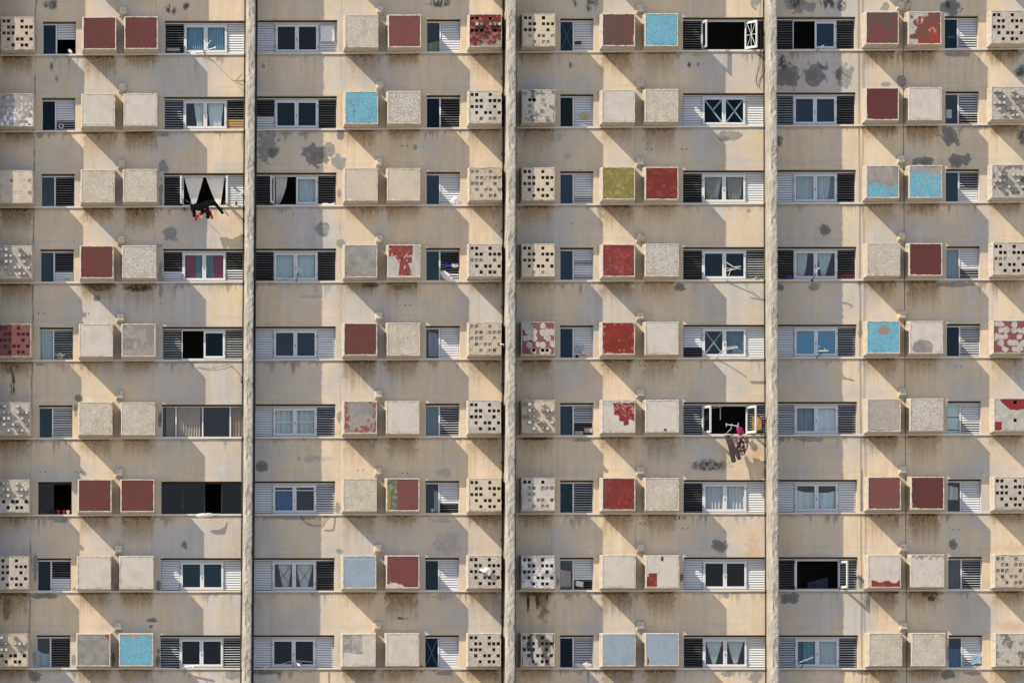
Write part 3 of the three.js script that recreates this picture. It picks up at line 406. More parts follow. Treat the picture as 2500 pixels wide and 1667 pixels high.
function winGroup(q, r, label) { const o = opening(q, r), g = new THREE.Group(); g.name = 'window'; g.position.set((o[0] + o[1]) / 2, o[2], WZ); g.userData.label = label; building.add(g); const W = o[1] - o[0], h = o[3] - o[2]; mesh('head_shade_strip', bar(-W / 2, W / 2, h - .06, h, -.07, -.03), M.shadeStrip, g); return [g, W, h - .062]; }  // brown strip added to draw the shaded recess under the head
for (let b = 0; b < 4; b++) for (const r of rows) {
  { // narrow window: a fixed light beside a louvre
    const [g, w, h] = winGroup(SMALL[b], r, `narrow window with ${SL[b][r] === 'none' ? 'dark sliding panes' : 'a pane beside ' + (/^[c]$/.test(SL[b][r]) ? 'closed white louvres' : /c/.test(SL[b][r]) ? 'partly open louvres' : 'open louvres')}, ${where(b, r)}`), x0 = -w / 2, x1 = w / 2;
    if (SL[b][r] === 'none') {
      mesh('window_frame', merge([...frameGeo(x0, x1, 0, h, .03, -.04, .03), bar(x0 + .5, x0 + .56, .03, h - .03, -.03, .02)]), M.dark, g);
      mesh('pane', bar(x0 + .03, x0 + .5, .03, h - .03, -.006, 0), darkGlass, g);
    } else {
      const xs = x0 + w * .385, xe = x0 + w * .43;
      mesh('window_frame', merge([bar(x0, x0 + .022, 0, h, -.04, .03), bar(x1 - .025, x1, 0, h, -.04, .03), bar(x0 + .022, x1 - .025, h - .05, h, -.039, .029), bar(x0 + .022, x1 - .025, 0, .028, -.039, .029), bar(xs, xe, .028, h - .05, -.038, .034)]), M.white, g);
      mesh('pane', bar(x0 + .022, xs, .028, h - .05, -.008, -.002), CURS.has(`${b}-${r}`) ? clearGlass : glassV[(b * 5 + r * 2 + (r > 4 ? 1 : 0)) % 5], g).rotation.y = (R() - .5) * .012;
      louver(g, xe, x1 - .025, .03, h - .055, S(SL[b][r]), b == 1 && r == 1 || b == 0 && r == 8 ? M.slatGrey : M.slat);
    }
    paneAt[`s${b}-${r}`] = [g.position.x + x0 + .03, g.position.x + x0 + w * .385, g.position.y + .03, g.position.y + h - .05];
  }
  { // wide window: louvre, a pair of casements, louvre
    const [ll, rl, st] = BL[b][r].split('|'), [g, w, h] = winGroup(BIG[b], r, `wide window with ${st == 'W' ? 'four sliding lights in white frame' : st == 'D' ? 'dark sliding panes' : st == 'B' ? 'both casements open' : st == 'L' || st == 'S' ? 'one casement open' : 'two closed casements between louvres'}, ${where(b, r)}`), x0 = -w / 2, x1 = w / 2;
    if (st === 'W' || st === 'D') {
      const f = st === 'W' ? M.white : M.dark, gl = st === 'W' ? blindGlass : darkGlass, cuts = st === 'W' ? [0, .172, .5, .84, 1] : [0, .265, .53, .74, 1], t = st === 'W' ? .05 : .03;
      const G = frameGeo(x0, x1, 0, h, t * .6, -.04, .03); for (const c of cuts.slice(1, -1)) G.push(bar(x0 + c * w - t / 2, x0 + c * w + t / 2, t * .6, h - t * .6, -.038, .034)); mesh('window_frame', merge(G), f, g);
      for (let i = 0; i < 4; i++) if (!(st === 'D' && i == 2)) mesh('pane', bar(x0 + cuts[i] * w + t / 2, x0 + cuts[i + 1] * w - t / 2, t * .6, h - t * .6, -.008 - .01 * (i % 2), -.002 - .01 * (i % 2)), gl, g);
      paneAt[`b${b}-${r}`] = cuts.slice(0, 4).map((c, i) => [g.position.x + x0 + c * w + t / 2, g.position.x + x0 + cuts[i + 1] * w - t / 2, g.position.y + .03, g.position.y + h - .03]); continue;
    }
    const a = x0 + w * .2455, e = x0 + w * .766, m = (a + e) / 2, yb = .01, yt = h - .05;
    const G = [...frameGeo(x0, x1, 0, h, .02, -.04, .025, .012, .045), ...frameGeo(a - .03, e + .03, .012, h - .045, .032, -.038, .045)]; mesh('window_frame', merge(G), M.white, g);
    louver(g, x0 + .02, a - .03, .03, h - .055, S(ll), b == 3 && r == 2 ? M.slat : undefined);
    if (b == 0 && r == 1) { louver(g, e + .03, x1 - .02, .03 + (h - .085) * .36, h - .055, S('o')); louver(g, e + .03, x1 - .02, .03, .03 + (h - .085) * .36, S('c'), M.tan); } else louver(g, e + .03, x1 - .02, .03, h - .055, S(rl), b == 2 && r == 0 ? M.slatBrown : undefined);
    const open = OPEN[`${b}-${r}`] || [0, 0], sw = (e - a) / 2 - .004, sash = .068;
    for (const [k, hx, dir] of [[0, a + .002, 1], [1, e - .002, -1]]) {
      if (st === 'S' && k == 0) { paneAt[`b${b}-${r}`] = null; continue; }
      const L = v => dir > 0 ? v : -v, X0 = Math.min(0, L(sw)), X1 = Math.max(0, L(sw)), y0 = .05, y1 = yt - .035, turn = THREE.MathUtils.degToRad(open[k]) * -dir;
      const q = frameGeo(X0, X1, y0, y1, sash, 0, .05, .085, .08); if (b == 1 && (r == 5)) q.push(bar(X0 + sash, X1 - sash, (y0 + y1) / 2 - .012, (y0 + y1) / 2 + .012, .005, .04)); if (b == 1 && r == 6) q.push(bar(X0 + sash, X1 - sash, y1 - .2, y1 - .17, .005, .04));
      if (b == 2 && r == 0 && k == 1) for (const an of [0, 45, 90, 135]) { const cx = (X0 + X1) / 2, cy = (y0 + y1) / 2, A = an * Math.PI / 180, l = an % 90 ? .52 : an ? .44 : .28, lx = an % 90 ? .28 : Math.cos(A) * l, ly = an % 90 ? .44 * Math.sign(Math.cos(A) || 1) : Math.sin(A) * l; q.push(rod([cx - lx, cy - ly, .03], [cx + lx, cy + ly, .03], .012, 6)); }
      const c = mesh('casement', merge(q), M.white, g); c.position.set(hx, 0, .02); c.rotation.y = turn;
      const p = mesh('pane', bar(X0 + sash, X1 - sash, y0 + .085, y1 - .08, .02, .026), glassOf(b, r), g); p.position.copy(c.position); p.rotation.copy(c.rotation);
      for (const t of [.2, .8]) { const hg = mesh('hinge', bar(-.014, .014, mix(y0, y1, t) - .04, mix(y0, y1, t) + .04, .05, .062), M.hinge, g); hg.position.copy(c.position); hg.rotation.copy(c.rotation); }
    }
    if (st === 'c' && r < 9) mesh('latch', bar(m - .014, m + .014, .45, .54, .071, .09), flat(col(120, 118, 112), .5), g);
    paneAt[`b${b}-${r}`] = [[g.position.x + a + sash, g.position.x + m - sash, g.position.y + .13, g.position.y + yt - .11], [g.position.x + m + sash, g.position.x + e - sash, g.position.y + .13, g.position.y + yt - .11]];
  }
}

/* ------------------------------------------------------------------ ground in front of the building */
{ const g = new THREE.PlaneGeometry(2400, 2400); g.rotateX(-Math.PI / 2); const [m, bmp] = tileTex(256, (i, j) => { const q = 178 * (1 + (fbm(i / 16, j / 16, 4) - .5) * .4 + (vn(i / 2, j / 2) - .5) * .2); return [q, q * .97, q * .9, q]; }); m.repeat.set(600, 600); bmp.repeat.set(600, 600); const o = mesh('ground', g, new THREE.MeshStandardMaterial({ map: m, bumpMap: bmp, bumpScale: .01, roughness: .95 })); o.userData.kind = 'structure'; }

/* ------------------------------------------------------------------ curtains and cloths behind the panes */
const fabric = (c, k = .95, t = .12) => { const l = (c[0] + c[1] + c[2]) / 3; if (l > 150) c = c.map((v, i) => mix(v, l + [5, 1, -5][i], .55)); return new THREE.MeshPhysicalMaterial({ color: col(...c, k), roughness: .95, specularIntensity: .25, transmission: t, thickness: 0 }); };
const fcache = {}; const fab = (c, k, t) => fcache[c + '|' + k + '|' + t] ??= fabric(c, k, t);
const rC = rng(77);
function curtain(rect, style, c, label, o = {}) {
  let [x0, x1, y0, y1] = rect; const w0 = x1 - x0, h0 = y1 - y0, [fa, fb] = o.x || [0, 1], [va, vb] = o.y || [0, 1]; const z = o.z ?? WZ - .07, np = o.pleats ?? 6, ph = rC() * 6, amp = o.amp ?? .035;
  const top = y1 - h0 * va + (va ? 0 : .05), bot = y1 - h0 * vb - (vb < 1 ? 0 : .05), xa = x0 + w0 * fa, xb = x1 - w0 * (1 - fb), sag = o.sag || 0;
  const g = quads(Math.max(24, np * 6), 16, (u, v) => {
    let L = xa, Rr = xb; const tv = v;
    if (style === 'tied') { const cx = mix(xa, xb, o.at ?? .5), k = Math.pow(tv, 1.15) * (o.pinch ?? .8); L = mix(xa, cx, k); Rr = mix(xb, cx, k); }
    if (style === 'swag') { const k = tv; Rr = mix(xb, mix(xa, xb, o.at ?? .4), k * k); }
    let zz = Math.sin(u * np * 6.283 + ph + Math.sin(v * 3 + ph) * .5) * amp * (style === 'tied' ? 1 - .4 * v : 1) + (fbm(u * 5 + ph, v * 4, 2) - .5) * .03;
    const slope = (o.tilt || 0) * (u - .5) * (1 - v);
    return [mix(L, Rr, u) + (fbm(v * 3, u * 4 + ph, 2) - .5) * .02, mix(top, bot, v) + slope - sag * Math.sin(u * Math.PI) * (1 - v), z + zz];
  });
  return tag(mesh(numbered(o.name || 'curtain'), g, fab(c, o.k ?? .95, o.t ?? .12)), label, o.cat || 'curtain', o.group);
}
const pn = (b, r, k) => paneAt[`b${b}-${r}`][k], ps = (b, r) => paneAt[`s${b}-${r}`];
const lr = ['left pane', 'right pane'];
for (const k of [0, 1]) curtain(pn(0, 0, k), 'full', [70, 176, 214], `bright turquoise pleated curtain behind ${lr[k]} of wide window, ${where(0, 0)}`, { k: 1, pleats: k ? 7 : 8, x: k ? [0, 1] : [.06, 1] });
curtain(pn(0, 1, 0), 'tied', [226, 228, 226], `white curtain gathered at right of left pane, wide window, ${where(0, 1)}`, { x: [.45, 1], at: .85, pinch: .45, pleats: 4 }); curtain(pn(0, 1, 1), 'tied', [226, 230, 232], `white curtain filling most of right pane, wide window, ${where(0, 1)}`, { x: [.05, .95], at: .45, pinch: .3, pleats: 6 });
{ const p = pn(0, 2, 0), q = pn(0, 2, 1); curtain([p[0] - .04, p[1] + .02, p[2] - .05, p[3] + .06], 'tied', [214, 206, 190], `cream pointed curtain, left in the open wide window, ${where(0, 2)}`, { at: .5, pinch: .84, pleats: 7, k: 1.35, amp: .02 }); curtain([q[0] - .02, q[1] + .03, q[2] - .05, q[3] + .06], 'tied', [220, 212, 196], `cream pointed curtain, right in the open wide window, ${where(0, 2)}`, { at: .72, pinch: .84, pleats: 7, k: 1.35, amp: .02 }); }
curtain(pn(0, 3, 0), 'full', [150, 44, 78], `maroon curtain at left side of left pane, wide window, ${where(0, 3)}`, { x: [0, .64], pleats: 5, k: .9 }); curtain(pn(0, 3, 1), 'full', [160, 40, 70], `maroon curtain at right side of right pane, wide window, ${where(0, 3)}`, { x: [.46, 1], pleats: 5, k: .9 });
curtain(pn(0, 3, 0), 'full', [110, 150, 156], `grey-teal net curtain beside the maroon one in left pane, ${where(0, 3)}`, { x: [.66, 1], pleats: 4 }); curtain(pn(0, 3, 1), 'full', [118, 146, 152], `grey-teal net curtain beside the maroon one in right pane, ${where(0, 3)}`, { x: [0, .45], pleats: 5 });
{ const g = building.children.filter(c => c.name === 'window'); }
for (const [i, f, c, n] of [[0, [.28, 1], [190, 152, 124], 'narrow left light'], [1, [0, .94], [206, 178, 146], 'wide left light'], [3, [0, 1], [186, 146, 120], 'narrow right light']]) curtain(pn(0, 5, i), 'full', c, `brown striped blind behind ${n} of the four-light window, ${where(0, 5)}`, { x: f, pleats: i == 1 ? 9 : 4, k: .9 });
curtain(ps(0, 4), 'full', [176, 204, 214], `pale blue pleated curtain behind narrow window, ${where(0, 4)}`, { pleats: 4 }); curtain(ps(0, 8), 'full', [150, 184, 200], `pale blue sheet draped over lower half of narrow window, ${where(0, 8)}`, { y: [.46, 1], tilt: -.12, sag: .06, pleats: 2, x: [0, .96] });
curtain(pn(1, 0, 0), 'full', [80, 48, 54], `dark brownish curtain behind cracked left pane, ${where(1, 0)}`, { pleats: 3, k: .9 }); curtain(pn(1, 0, 1), 'full', [112, 48, 80], `dark plum curtain behind right pane of wide window, ${where(1, 0)}`, { pleats: 4, k: .9 });
{ const p = pn(1, 2, 0); curtain([p[0] - .03, p[1], p[2] - .06, p[3] + .05], 'swag', [224, 216, 204], `cream curtain hanging at left of the open half, wide window, ${where(1, 2)}`, { x: [0, .62], at: .25, pleats: 5 }); } curtain(pn(1, 2, 1), 'full', [190, 214, 218], `pale blue curtain behind the closed right pane, wide window, ${where(1, 2)}`, { pleats: 7, x: [.04, .98] });
for (const k of [0, 1]) { curtain(pn(1, 3, k), 'full', [186, 208, 212], `pale teal net curtain behind ${lr[k]}, wide window with aerial, ${where(1, 3)}`, { pleats: 8, amp: .02 }); curtain(pn(1, 5, k), 'full', k ? [196, 206, 200] : [206, 212, 206], `whitish striped curtain behind ${lr[k]} with crossbar, ${where(1, 5)}`, { pleats: 3, amp: .05 }); curtain(pn(1, 7, k), 'tied', [216, 214, 206], `white lace curtain hanging as a triangle behind taped ${lr[k]}, ${where(1, 7)}`, { x: k ? [.02, .98] : [.2, .98], at: k ? .45 : .6, pinch: .62, pleats: 5 });
  curtain(pn(2, 2, k), 'tied', [172, 164, 130], `olive-beige curtain drawn together below behind ${lr[k]}, ${where(2, 2)}`, { x: k ? [0, .98] : [0, .78], at: k ? .55 : .25, pinch: .66, pleats: 6, k: .85 }); curtain(pn(2, 2, k), 'tied', [220, 226, 224], `white frilled lining edge beside the olive-beige curtain in ${lr[k]}, ${where(2, 2)}`, { x: k ? [0, 1] : [.4, 1], at: k ? .55 : .28, pinch: k ? .42 : .6, pleats: 9, z: WZ - .14 });
  curtain(pn(2, 6, k), 'full', k ? [196, 194, 204] : [188, 186, 200], `white and grey lace curtain behind ${lr[k]}, wide window, ${where(2, 6)}`, { pleats: 5, amp: .03 }); curtain(pn(2, 8, k), 'tied', [212, 222, 220], `pale curtain tied to a point at the middle of ${lr[k]}, ${where(2, 8)}`, { at: .48, pinch: .88, pleats: 6, x: [.04, .96] });
  curtain(pn(3, 5, k), 'full', k ? [214, 220, 222] : [120, 136, 142], k ? `white cloth covering right pane, wide window, ${where(3, 5)}` : `grey net curtain behind left pane, wide window, ${where(3, 5)}`, { pleats: k ? 2 : 4, amp: .03 });
  curtain(pn(3, 6, k), 'full', k ? [190, 214, 222] : [204, 214, 212], `white bedsheet hung below the top of ${lr[k]}, wide window, ${where(3, 6)}`, { y: [k ? .24 : .22, 1], pleats: 2, amp: .03, tilt: k ? .07 : -.08, sag: .04, cat: 'bedsheet', name: 'bedsheet' }); }
curtain(pn(1, 6, 0), 'full', [46, 96, 150], `blue curtain behind left pane, wide window with top bars, ${where(1, 6)}`, { y: [.16, 1], pleats: 5, k: .9 });
curtain(pn(2, 4, 1), 'full', [104, 128, 142], `blue-grey striped curtain behind right pane, ${where(2, 4)}`, { pleats: 8, amp: .02 });
curtain(pn(3, 2, 0), 'full', [186, 210, 220], `pale blue net curtain behind left pane, ${where(3, 2)}`, { pleats: 7 }); curtain(pn(3, 2, 1), 'swag', [186, 212, 218], `pale blue curtain parted towards the left in right pane, ${where(3, 2)}`, { x: [0, .78], at: .75, pleats: 5 }); curtain(pn(3, 2, 1), 'swag', [150, 190, 206], `narrow pale blue curtain end at right pane's right edge, ${where(3, 2)}`, { x: [.66, 1], at: 1.0, pleats: 3, z: WZ - .2 });
curtain(pn(3, 3, 0), 'swag', [206, 216, 216], `white curtain swept to the left in left pane, ${where(3, 3)}`, { x: [0, .66], at: .62, pleats: 5 }); curtain(pn(3, 3, 1), 'tied', [196, 214, 216], `white curtain hanging to a point in right pane, ${where(3, 3)}`, { x: [0, .86], at: .4, pinch: .8, pleats: 5 });
curtain(pn(3, 8, 0), 'full', [86, 140, 146], `dull teal curtain at right of left pane behind an aerial, ${where(3, 8)}`, { x: [.35, 1], pleats: 3 }); curtain(pn(3, 8, 0), 'full', [40, 96, 104], `dark teal curtain at left of left pane behind an aerial, ${where(3, 8)}`, { x: [0, .36], pleats: 2, z: WZ - .16 }); curtain(pn(3, 8, 1), 'full', [190, 206, 212], `pale lace curtain behind right pane, ${where(3, 8)}`, { pleats: 6 });
curtain(ps(1, 0), 'full', [136, 140, 84], `yellow-green cloth low behind narrow window, ${where(1, 0)}`, { y: [.66, 1], tilt: .1, pleats: 2, cat: 'cloth', name: 'cloth' }); curtain(ps(1, 4), 'full', [150, 140, 160], `mauve towel hanging inside narrow window, ${where(1, 4)}`, { x: [.18, 1], y: [.12, .94], tilt: -.12, pleats: 1, z: WZ - .07, cat: 'towel', name: 'towel' });
curtain(ps(1, 5), 'full', [120, 146, 156], `mottled blue-grey lace behind narrow window, ${where(1, 5)}`, { pleats: 9, amp: .02 }); curtain(ps(1, 6), 'full', [170, 190, 196], `strip of pale curtain at right of narrow window, ${where(1, 6)}`, { x: [.66, 1], y: [.25, .95], pleats: 2 });
curtain(ps(2, 4), 'full', [40, 84, 92], `dark teal lace behind narrow window, ${where(2, 4)}`, { pleats: 5 }); curtain(ps(2, 7), 'full', [206, 146, 142], `pink towel hanging inside narrow window, ${where(2, 7)}`, { x: [.02, .86], y: [.34, .9], tilt: -.06, pleats: 1, z: WZ - .07, cat: 'towel', name: 'towel', k: .95 }); curtain(ps(2, 6), 'swag', [150, 160, 164], `thin pale cloth at left of narrow window, ${where(2, 6)}`, { x: [0, .22], y: [.35, .75], pleats: 1 });
curtain(ps(3, 1), 'full', [200, 208, 206], `white paper stuck inside narrow window, ${where(3, 1)}`, { x: [.08, .56], y: [.5, .8], pleats: 1, amp: .01, z: WZ - .05, cat: 'paper', name: 'paper' }); curtain(ps(3, 3), 'full', [140, 180, 200], `pale blue curtain filling narrow window, ${where(3, 3)}`, { pleats: 6, amp: .02 });
for (const [i, y] of [[0, [0, .43]], [1, [.46, .87]], [2, [.9, 1]]]) curtain(ps(3, 5), 'full', [214, 236, 226], `mint-white paper ${['upper', 'middle', 'bottom'][i]} sheet in narrow window, ${where(3, 5)}`, { y, pleats: 1, amp: .004, z: WZ - .05, cat: 'paper', name: 'paper', k: .95 });
curtain(ps(3, 6), 'full', [206, 212, 190], `pale green-white cloth in upper part of narrow window, ${where(3, 6)}`, { x: [0, .9], y: [.14, .6], tilt: -.08, pleats: 2, cat: 'cloth', name: 'cloth' }); curtain(ps(3, 7), 'full', [96, 92, 92], `dark grey curtain behind narrow window, ${where(3, 7)}`, { x: [0, 1], pleats: 3 }); curtain(ps(3, 8), 'full', [64, 120, 150], `blue patterned curtain low in narrow window, ${where(3, 8)}`, { y: [.36, 1], pleats: 5 });
{ const p = pn(3, 7, 1); curtain([p[0] - .5, p[1], p[2] - .1, p[3]], 'full', [52, 56, 68], `dark blue-grey cloth hanging low in the open window, ${where(3, 7)}`, { y: [.64, 1], x: [.1, .75], tilt: .2, pleats: 2, z: WZ - .15, cat: 'cloth', name: 'cloth' }); }
// strips of tape across panes belong to their windows
function tape(rect, lines, winName, c = M.wireLight, r = .012) { const [x0, x1, y0, y1] = rect, win = building.children.find(g => g.name === 'window' && Math.abs(g.position.x - (x0 + x1) / 2) < 1.4 && Math.abs(g.position.y - y0) < .4), w = x1 - x0, h = y1 - y0; for (const [a, b, d, e] of lines) { const A = [x0 + a * w - win.position.x, y1 - b * h - win.position.y, .03], B = [x0 + d * w - win.position.x, y1 - e * h - win.position.y, .031], v = new THREE.Vector3(B[0] - A[0], B[1] - A[1], 0), g = new THREE.BoxGeometry(v.length(), r * 2, .003); g.rotateZ(Math.atan2(v.y, v.x)); g.translate((A[0] + B[0]) / 2, (A[1] + B[1]) / 2, .055 - .02 * (c === TAPE2) + .0035 * (a > d ? 1 : 0)); mesh('tape_strip', g, c, win); } }
const TAPE = flat(col(120, 150, 158, .8), .8), TAPE2 = flat(col(60, 98, 110, .8), .8), X = [[0, 0, 1, 1], [1, 0, 0, 1]];
tape(pn(2, 1, 0), [[.02, .02, .98, .98], [.98, .02, .45, .48]], '', TAPE, .03); tape(pn(2, 1, 1), X, '', TAPE, .024); tape(pn(2, 4, 0), X, '', TAPE, .02); tape(ps(2, 0), X, '', TAPE2, .012); tape(ps(1, 8), X, '', TAPE2, .016);
for (const k of [0, 1]) tape(pn(1, 7, k), X, '', TAPE2, .01); tape(pn(1, 0, 0), [[.1, .15, .95, .55], [.2, .2, .9, .7], [.5, .5, .25, .9], [.3, .35, .8, .5], [.5, .2, .55, .85]], '', TAPE2, .006);

/* ------------------------------------------------------------------ washing and bundles */
function limb(pts, c, k = .8) { // flattened tube of cloth through [x, y, z, width px]
  const V = pts.map(p => new THREE.Vector3(IX(p[0], p[2]), IY(p[1], p[2]), p[2])), cv = new THREE.CatmullRomCurve3(V), n = pts.length - 1, ph = rC() * 50;
  return quads(14, 22, (u, v) => { const P = cv.getPoint(v), T = cv.getTangent(v), i = Math.min(n - 1, Math.floor(v * n)), w = mix(pts[i][3], pts[i + 1][3], v * n - i) / PXM / 2 * (v < .02 || v > .98 ? .55 : 1), a = u * 6.2832, nx = -T.y, ny = T.x, q = 1 + (fbm(Math.cos(a) * 2 + ph, Math.sin(a) * 2 + v * 8, 3) - .5) * 1.3; return [P.x + nx * Math.cos(a) * w * q, P.y + ny * Math.cos(a) * w * q, P.z + Math.sin(a) * w * .45 * q]; });
}
function clothes(name, parts, c, label, cat, k = .8) { return tag(mesh(numbered(name), merge(parts.map(p => limb(p, c))), fab(c, k, 0)), label, cat); }
clothes('black_trousers', [[[472, 500, .64, 12], [488, 506, .66, 17], [506, 498, .66, 15], [520, 495, .64, 11], [527, 498, .62, 9]], [[525, 498, .62, 8], [534, 507, .62, 7], [545, 522, .6, 7]], [[504, 500, .68, 10], [507, 518, .68, 9], [508, 534, .68, 8]], [[490, 508, .7, 8], [494, 514, .7, 8], [497, 520, .7, 6]], [[469, 499, .62, 10], [472, 514, .62, 11], [475, 530, .62, 7]]], [13, 12, 14], 'black trousers and sleeves pegged out below the open curtained window of the leftmost bay', 'trousers');
clothes('red_shirt', [[[477, 539, .66, 5], [479, 531, .66, 6], [485, 525, .66, 6]], [[486, 524, .6, 7], [494, 519, .6, 9], [502, 514, .6, 8]], [[512, 514, .66, 6], [515, 523, .66, 6], [519, 535, .66, 5]]], [150, 18, 26], 'bright red shirt showing beneath the black trousers, leftmost bay', 'shirt', .85);
clothes('dark_trousers', [[[1777, 1062, .4, 9], [1781, 1080, .42, 10], [1788, 1105, .42, 10], [1794, 1129, .42, 10]], [[1781, 1070, .44, 10], [1790, 1088, .46, 10], [1799, 1104, .46, 10], [1808, 1122, .46, 9]]], [72, 64, 62], 'dark grey trousers hanging legs down below the open window, third bay', 'trousers');
const printTex = tileTex(64, (i, j) => { const a = fbm(i / 5, j / 5, 2), b = fbm(i / 7 + 40, j / 7, 2); return a > .6 ? [176, 160, 158, 0] : b > .5 ? [50, 42, 46, 0] : [118, 50, 54, 0]; })[0];
clothes('patterned_shirt', [[[1796, 1068, .4, 8], [1806, 1080, .42, 22], [1812, 1095, .42, 22], [1816, 1111, .42, 10]], [[1800, 1069, .44, 6], [1815, 1068, .46, 7], [1824, 1072, .46, 8], [1822, 1098, .46, 8]]], [150, 108, 110], 'red, white and black patterned shirt hanging beside the dark trousers, third bay', 'shirt').material = new THREE.MeshStandardMaterial({ map: printTex, roughness: .95 });
clothes('pink_cloth', [[[1801, 1040, .3, 6], [1806, 1048, .3, 14], [1812, 1056, .28, 14], [1816, 1060, .26, 8]]], [158, 48, 98], 'magenta cloth hung on a rail in the open window, third bay', 'cloth', .85);
const wh = [226, 224, 220];
clothes('white_cloth', [[[478, 1258, .3, 4], [492, 1258, .32, 9], [508, 1258, .3, 10], [522, 1257, .24, 5], [538, 1255, .14, 3]]], wh, 'white cloth lying over the sill of the dark wide window, leftmost bay', 'cloth'); clothes('white_cloth', [[[1171, 1391, 1.06, 4], [1182, 1393, 1.1, 12], [1192, 1394, 1.1, 15], [1196, 1406, 1.08, 6]]], wh, 'white cloth draped on the gravel box with square holes, second bay', 'cloth');
clothes('white_cloth', [[[1099, 497, .02, 4], [1106, 492, .03, 14], [1112, 489, .02, 18], [1118, 494, .02, 14], [1121, 497, .02, 5]], [[1110, 494, .02, 12], [1111, 484, .02, 8], [1110, 478, .02, 3]]], wh, 'peaked white cloth bundle before closed louvres of a narrow window, second bay', 'cloth'); clothes('white_cloth', [[[1075, 664, .05, 5], [1084, 668, .08, 16], [1094, 678, .1, 18], [1104, 684, .08, 12], [1111, 686, .05, 4]]], wh, 'crumpled white cloth hanging from the half-open louvres of a narrow window, second bay', 'cloth');
clothes('blue_cloth', [[[1086, 645, -.2, 6], [1094, 648, -.2, 10], [1102, 650, -.2, 8]]], [40, 70, 180], 'blue cloth behind the louvres above the crumpled white cloth, second bay', 'cloth'); clothes('white_cloth', [[[1102, 645, -.2, 5], [1110, 649, -.2, 12], [1120, 648, -.2, 8]]], [200, 206, 190], 'whitish cloth stuffed in the louvres right of the blue cloth, second bay', 'cloth');
clothes('white_cloth', [[[776, 500, 0, 4], [790, 499, .02, 6], [806, 500, .02, 6], [819, 497, 0, 5]]], wh, 'folded white cloth on the sill below open louvres, second bay', 'cloth'); clothes('white_cloth', [[[1405, 1622, -.1, 10], [1418, 1627, -.06, 16], [1434, 1626, -.06, 16], [1448, 1626, -.1, 8]]], [206, 204, 204], 'white cloth over the lowest louvres of a narrow window, bottom row, third bay', 'cloth');
clothes('white_cloth', [[[167, 120, -.1, 5], [171, 126, -.08, 8], [176, 130, -.08, 4]]], wh, 'scrap of white cloth in the missing louvres, top row, leftmost bay', 'cloth'); clothes('purple_cloth', [[[1919, 673, -.2, 6], [1927, 677, -.18, 10], [1936, 677, -.2, 10]]], [96, 60, 140], 'purple cloth low in the open louvres beside the right fin', 'cloth'); clothes('red_cloth', [[[2051, 676, -.4, 8], [2062, 676, -.4, 12], [2076, 675, -.4, 12], [2090, 675, -.4, 8]]], [150, 60, 70], 'reddish cloths behind the open louvres, right of the curtained window, rightmost bay', 'cloth');
clothes('white_cloth', [[[1408, 305, -.1, 3], [1420, 307, -.06, 12], [1430, 310, -.06, 10], [1436, 313, -.1, 4]]], [214, 222, 232], 'pale cloth tied on the lower louvres under the yellow notice, third bay', 'cloth');
function sheet(x0, x1, y0, y1, z, c, name, label, cat, tilt = 0, k = .8) { const g = quads(10, 10, (u, v) => [IX(mix(x0, x1, u) + (fbm(v * 3, u * 2 + x0, 2) - .5) * 1.6, z), IY(mix(y0, y1, v) + tilt * (u - .5), z), z + (fbm(u * 3 + x0, v * 3, 2) - .5) * .05]); return tag(mesh(numbered(name), g, fab(c, k, 0)), label, cat); }
sheet(1418, 1440, 277, 288, -.19, [206, 190, 84], 'notice', 'yellow notice fixed on closed louvres, third bay', 'notice'); sheet(1407, 1425, 1419, 1432, -.18, [220, 220, 216], 'paper', 'small white sheet hanging on the lower open louvres beside the pink towel', 'paper', 3); sheet(2374, 2397, 1597, 1620, -.18, [110, 176, 226], 'blue_cloth', 'light blue cloth hanging on louvres at bottom right', 'cloth', -2); sheet(783, 817, 63, 101, -.17, [222, 220, 226], 'board', 'white board leaning on closed louvres, top row, second bay', 'board');
sheet(407, 439, 117, 124, -.2, [196, 176, 178], 'board', 'pinkish board at the foot of the open louvres, top row, leftmost bay', 'board'); sheet(1838, 1861, 1016, 1050, -.14, [196, 150, 96], 'cardboard', 'brown cardboard sheet leaning behind the open casement, third bay', 'cardboard', -3); sheet(1405, 1425, 1052, 1062, -.18, [176, 172, 160], 'carton', 'grey carton at the foot of open louvres, left of a pinkish one', 'carton'); sheet(1427, 1447, 1045, 1056, -.17, [190, 160, 148], 'carton', 'pinkish carton at the foot of open louvres, right of a grey one', 'carton');
sheet(1406, 1426, 843, 857, -.18, [140, 170, 206], 'cloth', 'pale blue cloth on closed louvres beside teal lace, third bay', 'cloth', -4); sheet(1421, 1441, 855, 867, -.18, [222, 186, 182], 'cloth', 'pale pink cloth on closed louvres beside teal lace, third bay', 'cloth', 3); sheet(1406, 1414, 867, 873, -.18, [90, 40, 50], 'cloth', 'small dark red cloth on the lowest louvres beside teal lace, third bay', 'cloth'); sheet(1405, 1421, 101, 108, -.18, [66, 64, 74], 'notice', 'small dark plate on closed louvres, top row, third bay', 'notice'); sheet(158, 170, 675, 681, -.17, [186, 188, 192], 'paper', 'grey paper tucked in closed louvres, fourth row, leftmost bay', 'paper');
sheet(2317, 2334, 88, 92, -.5, [210, 236, 226], 'lamp_tube', 'pale tube lamp seen through narrow window, top row, rightmost bay', 'lamp');

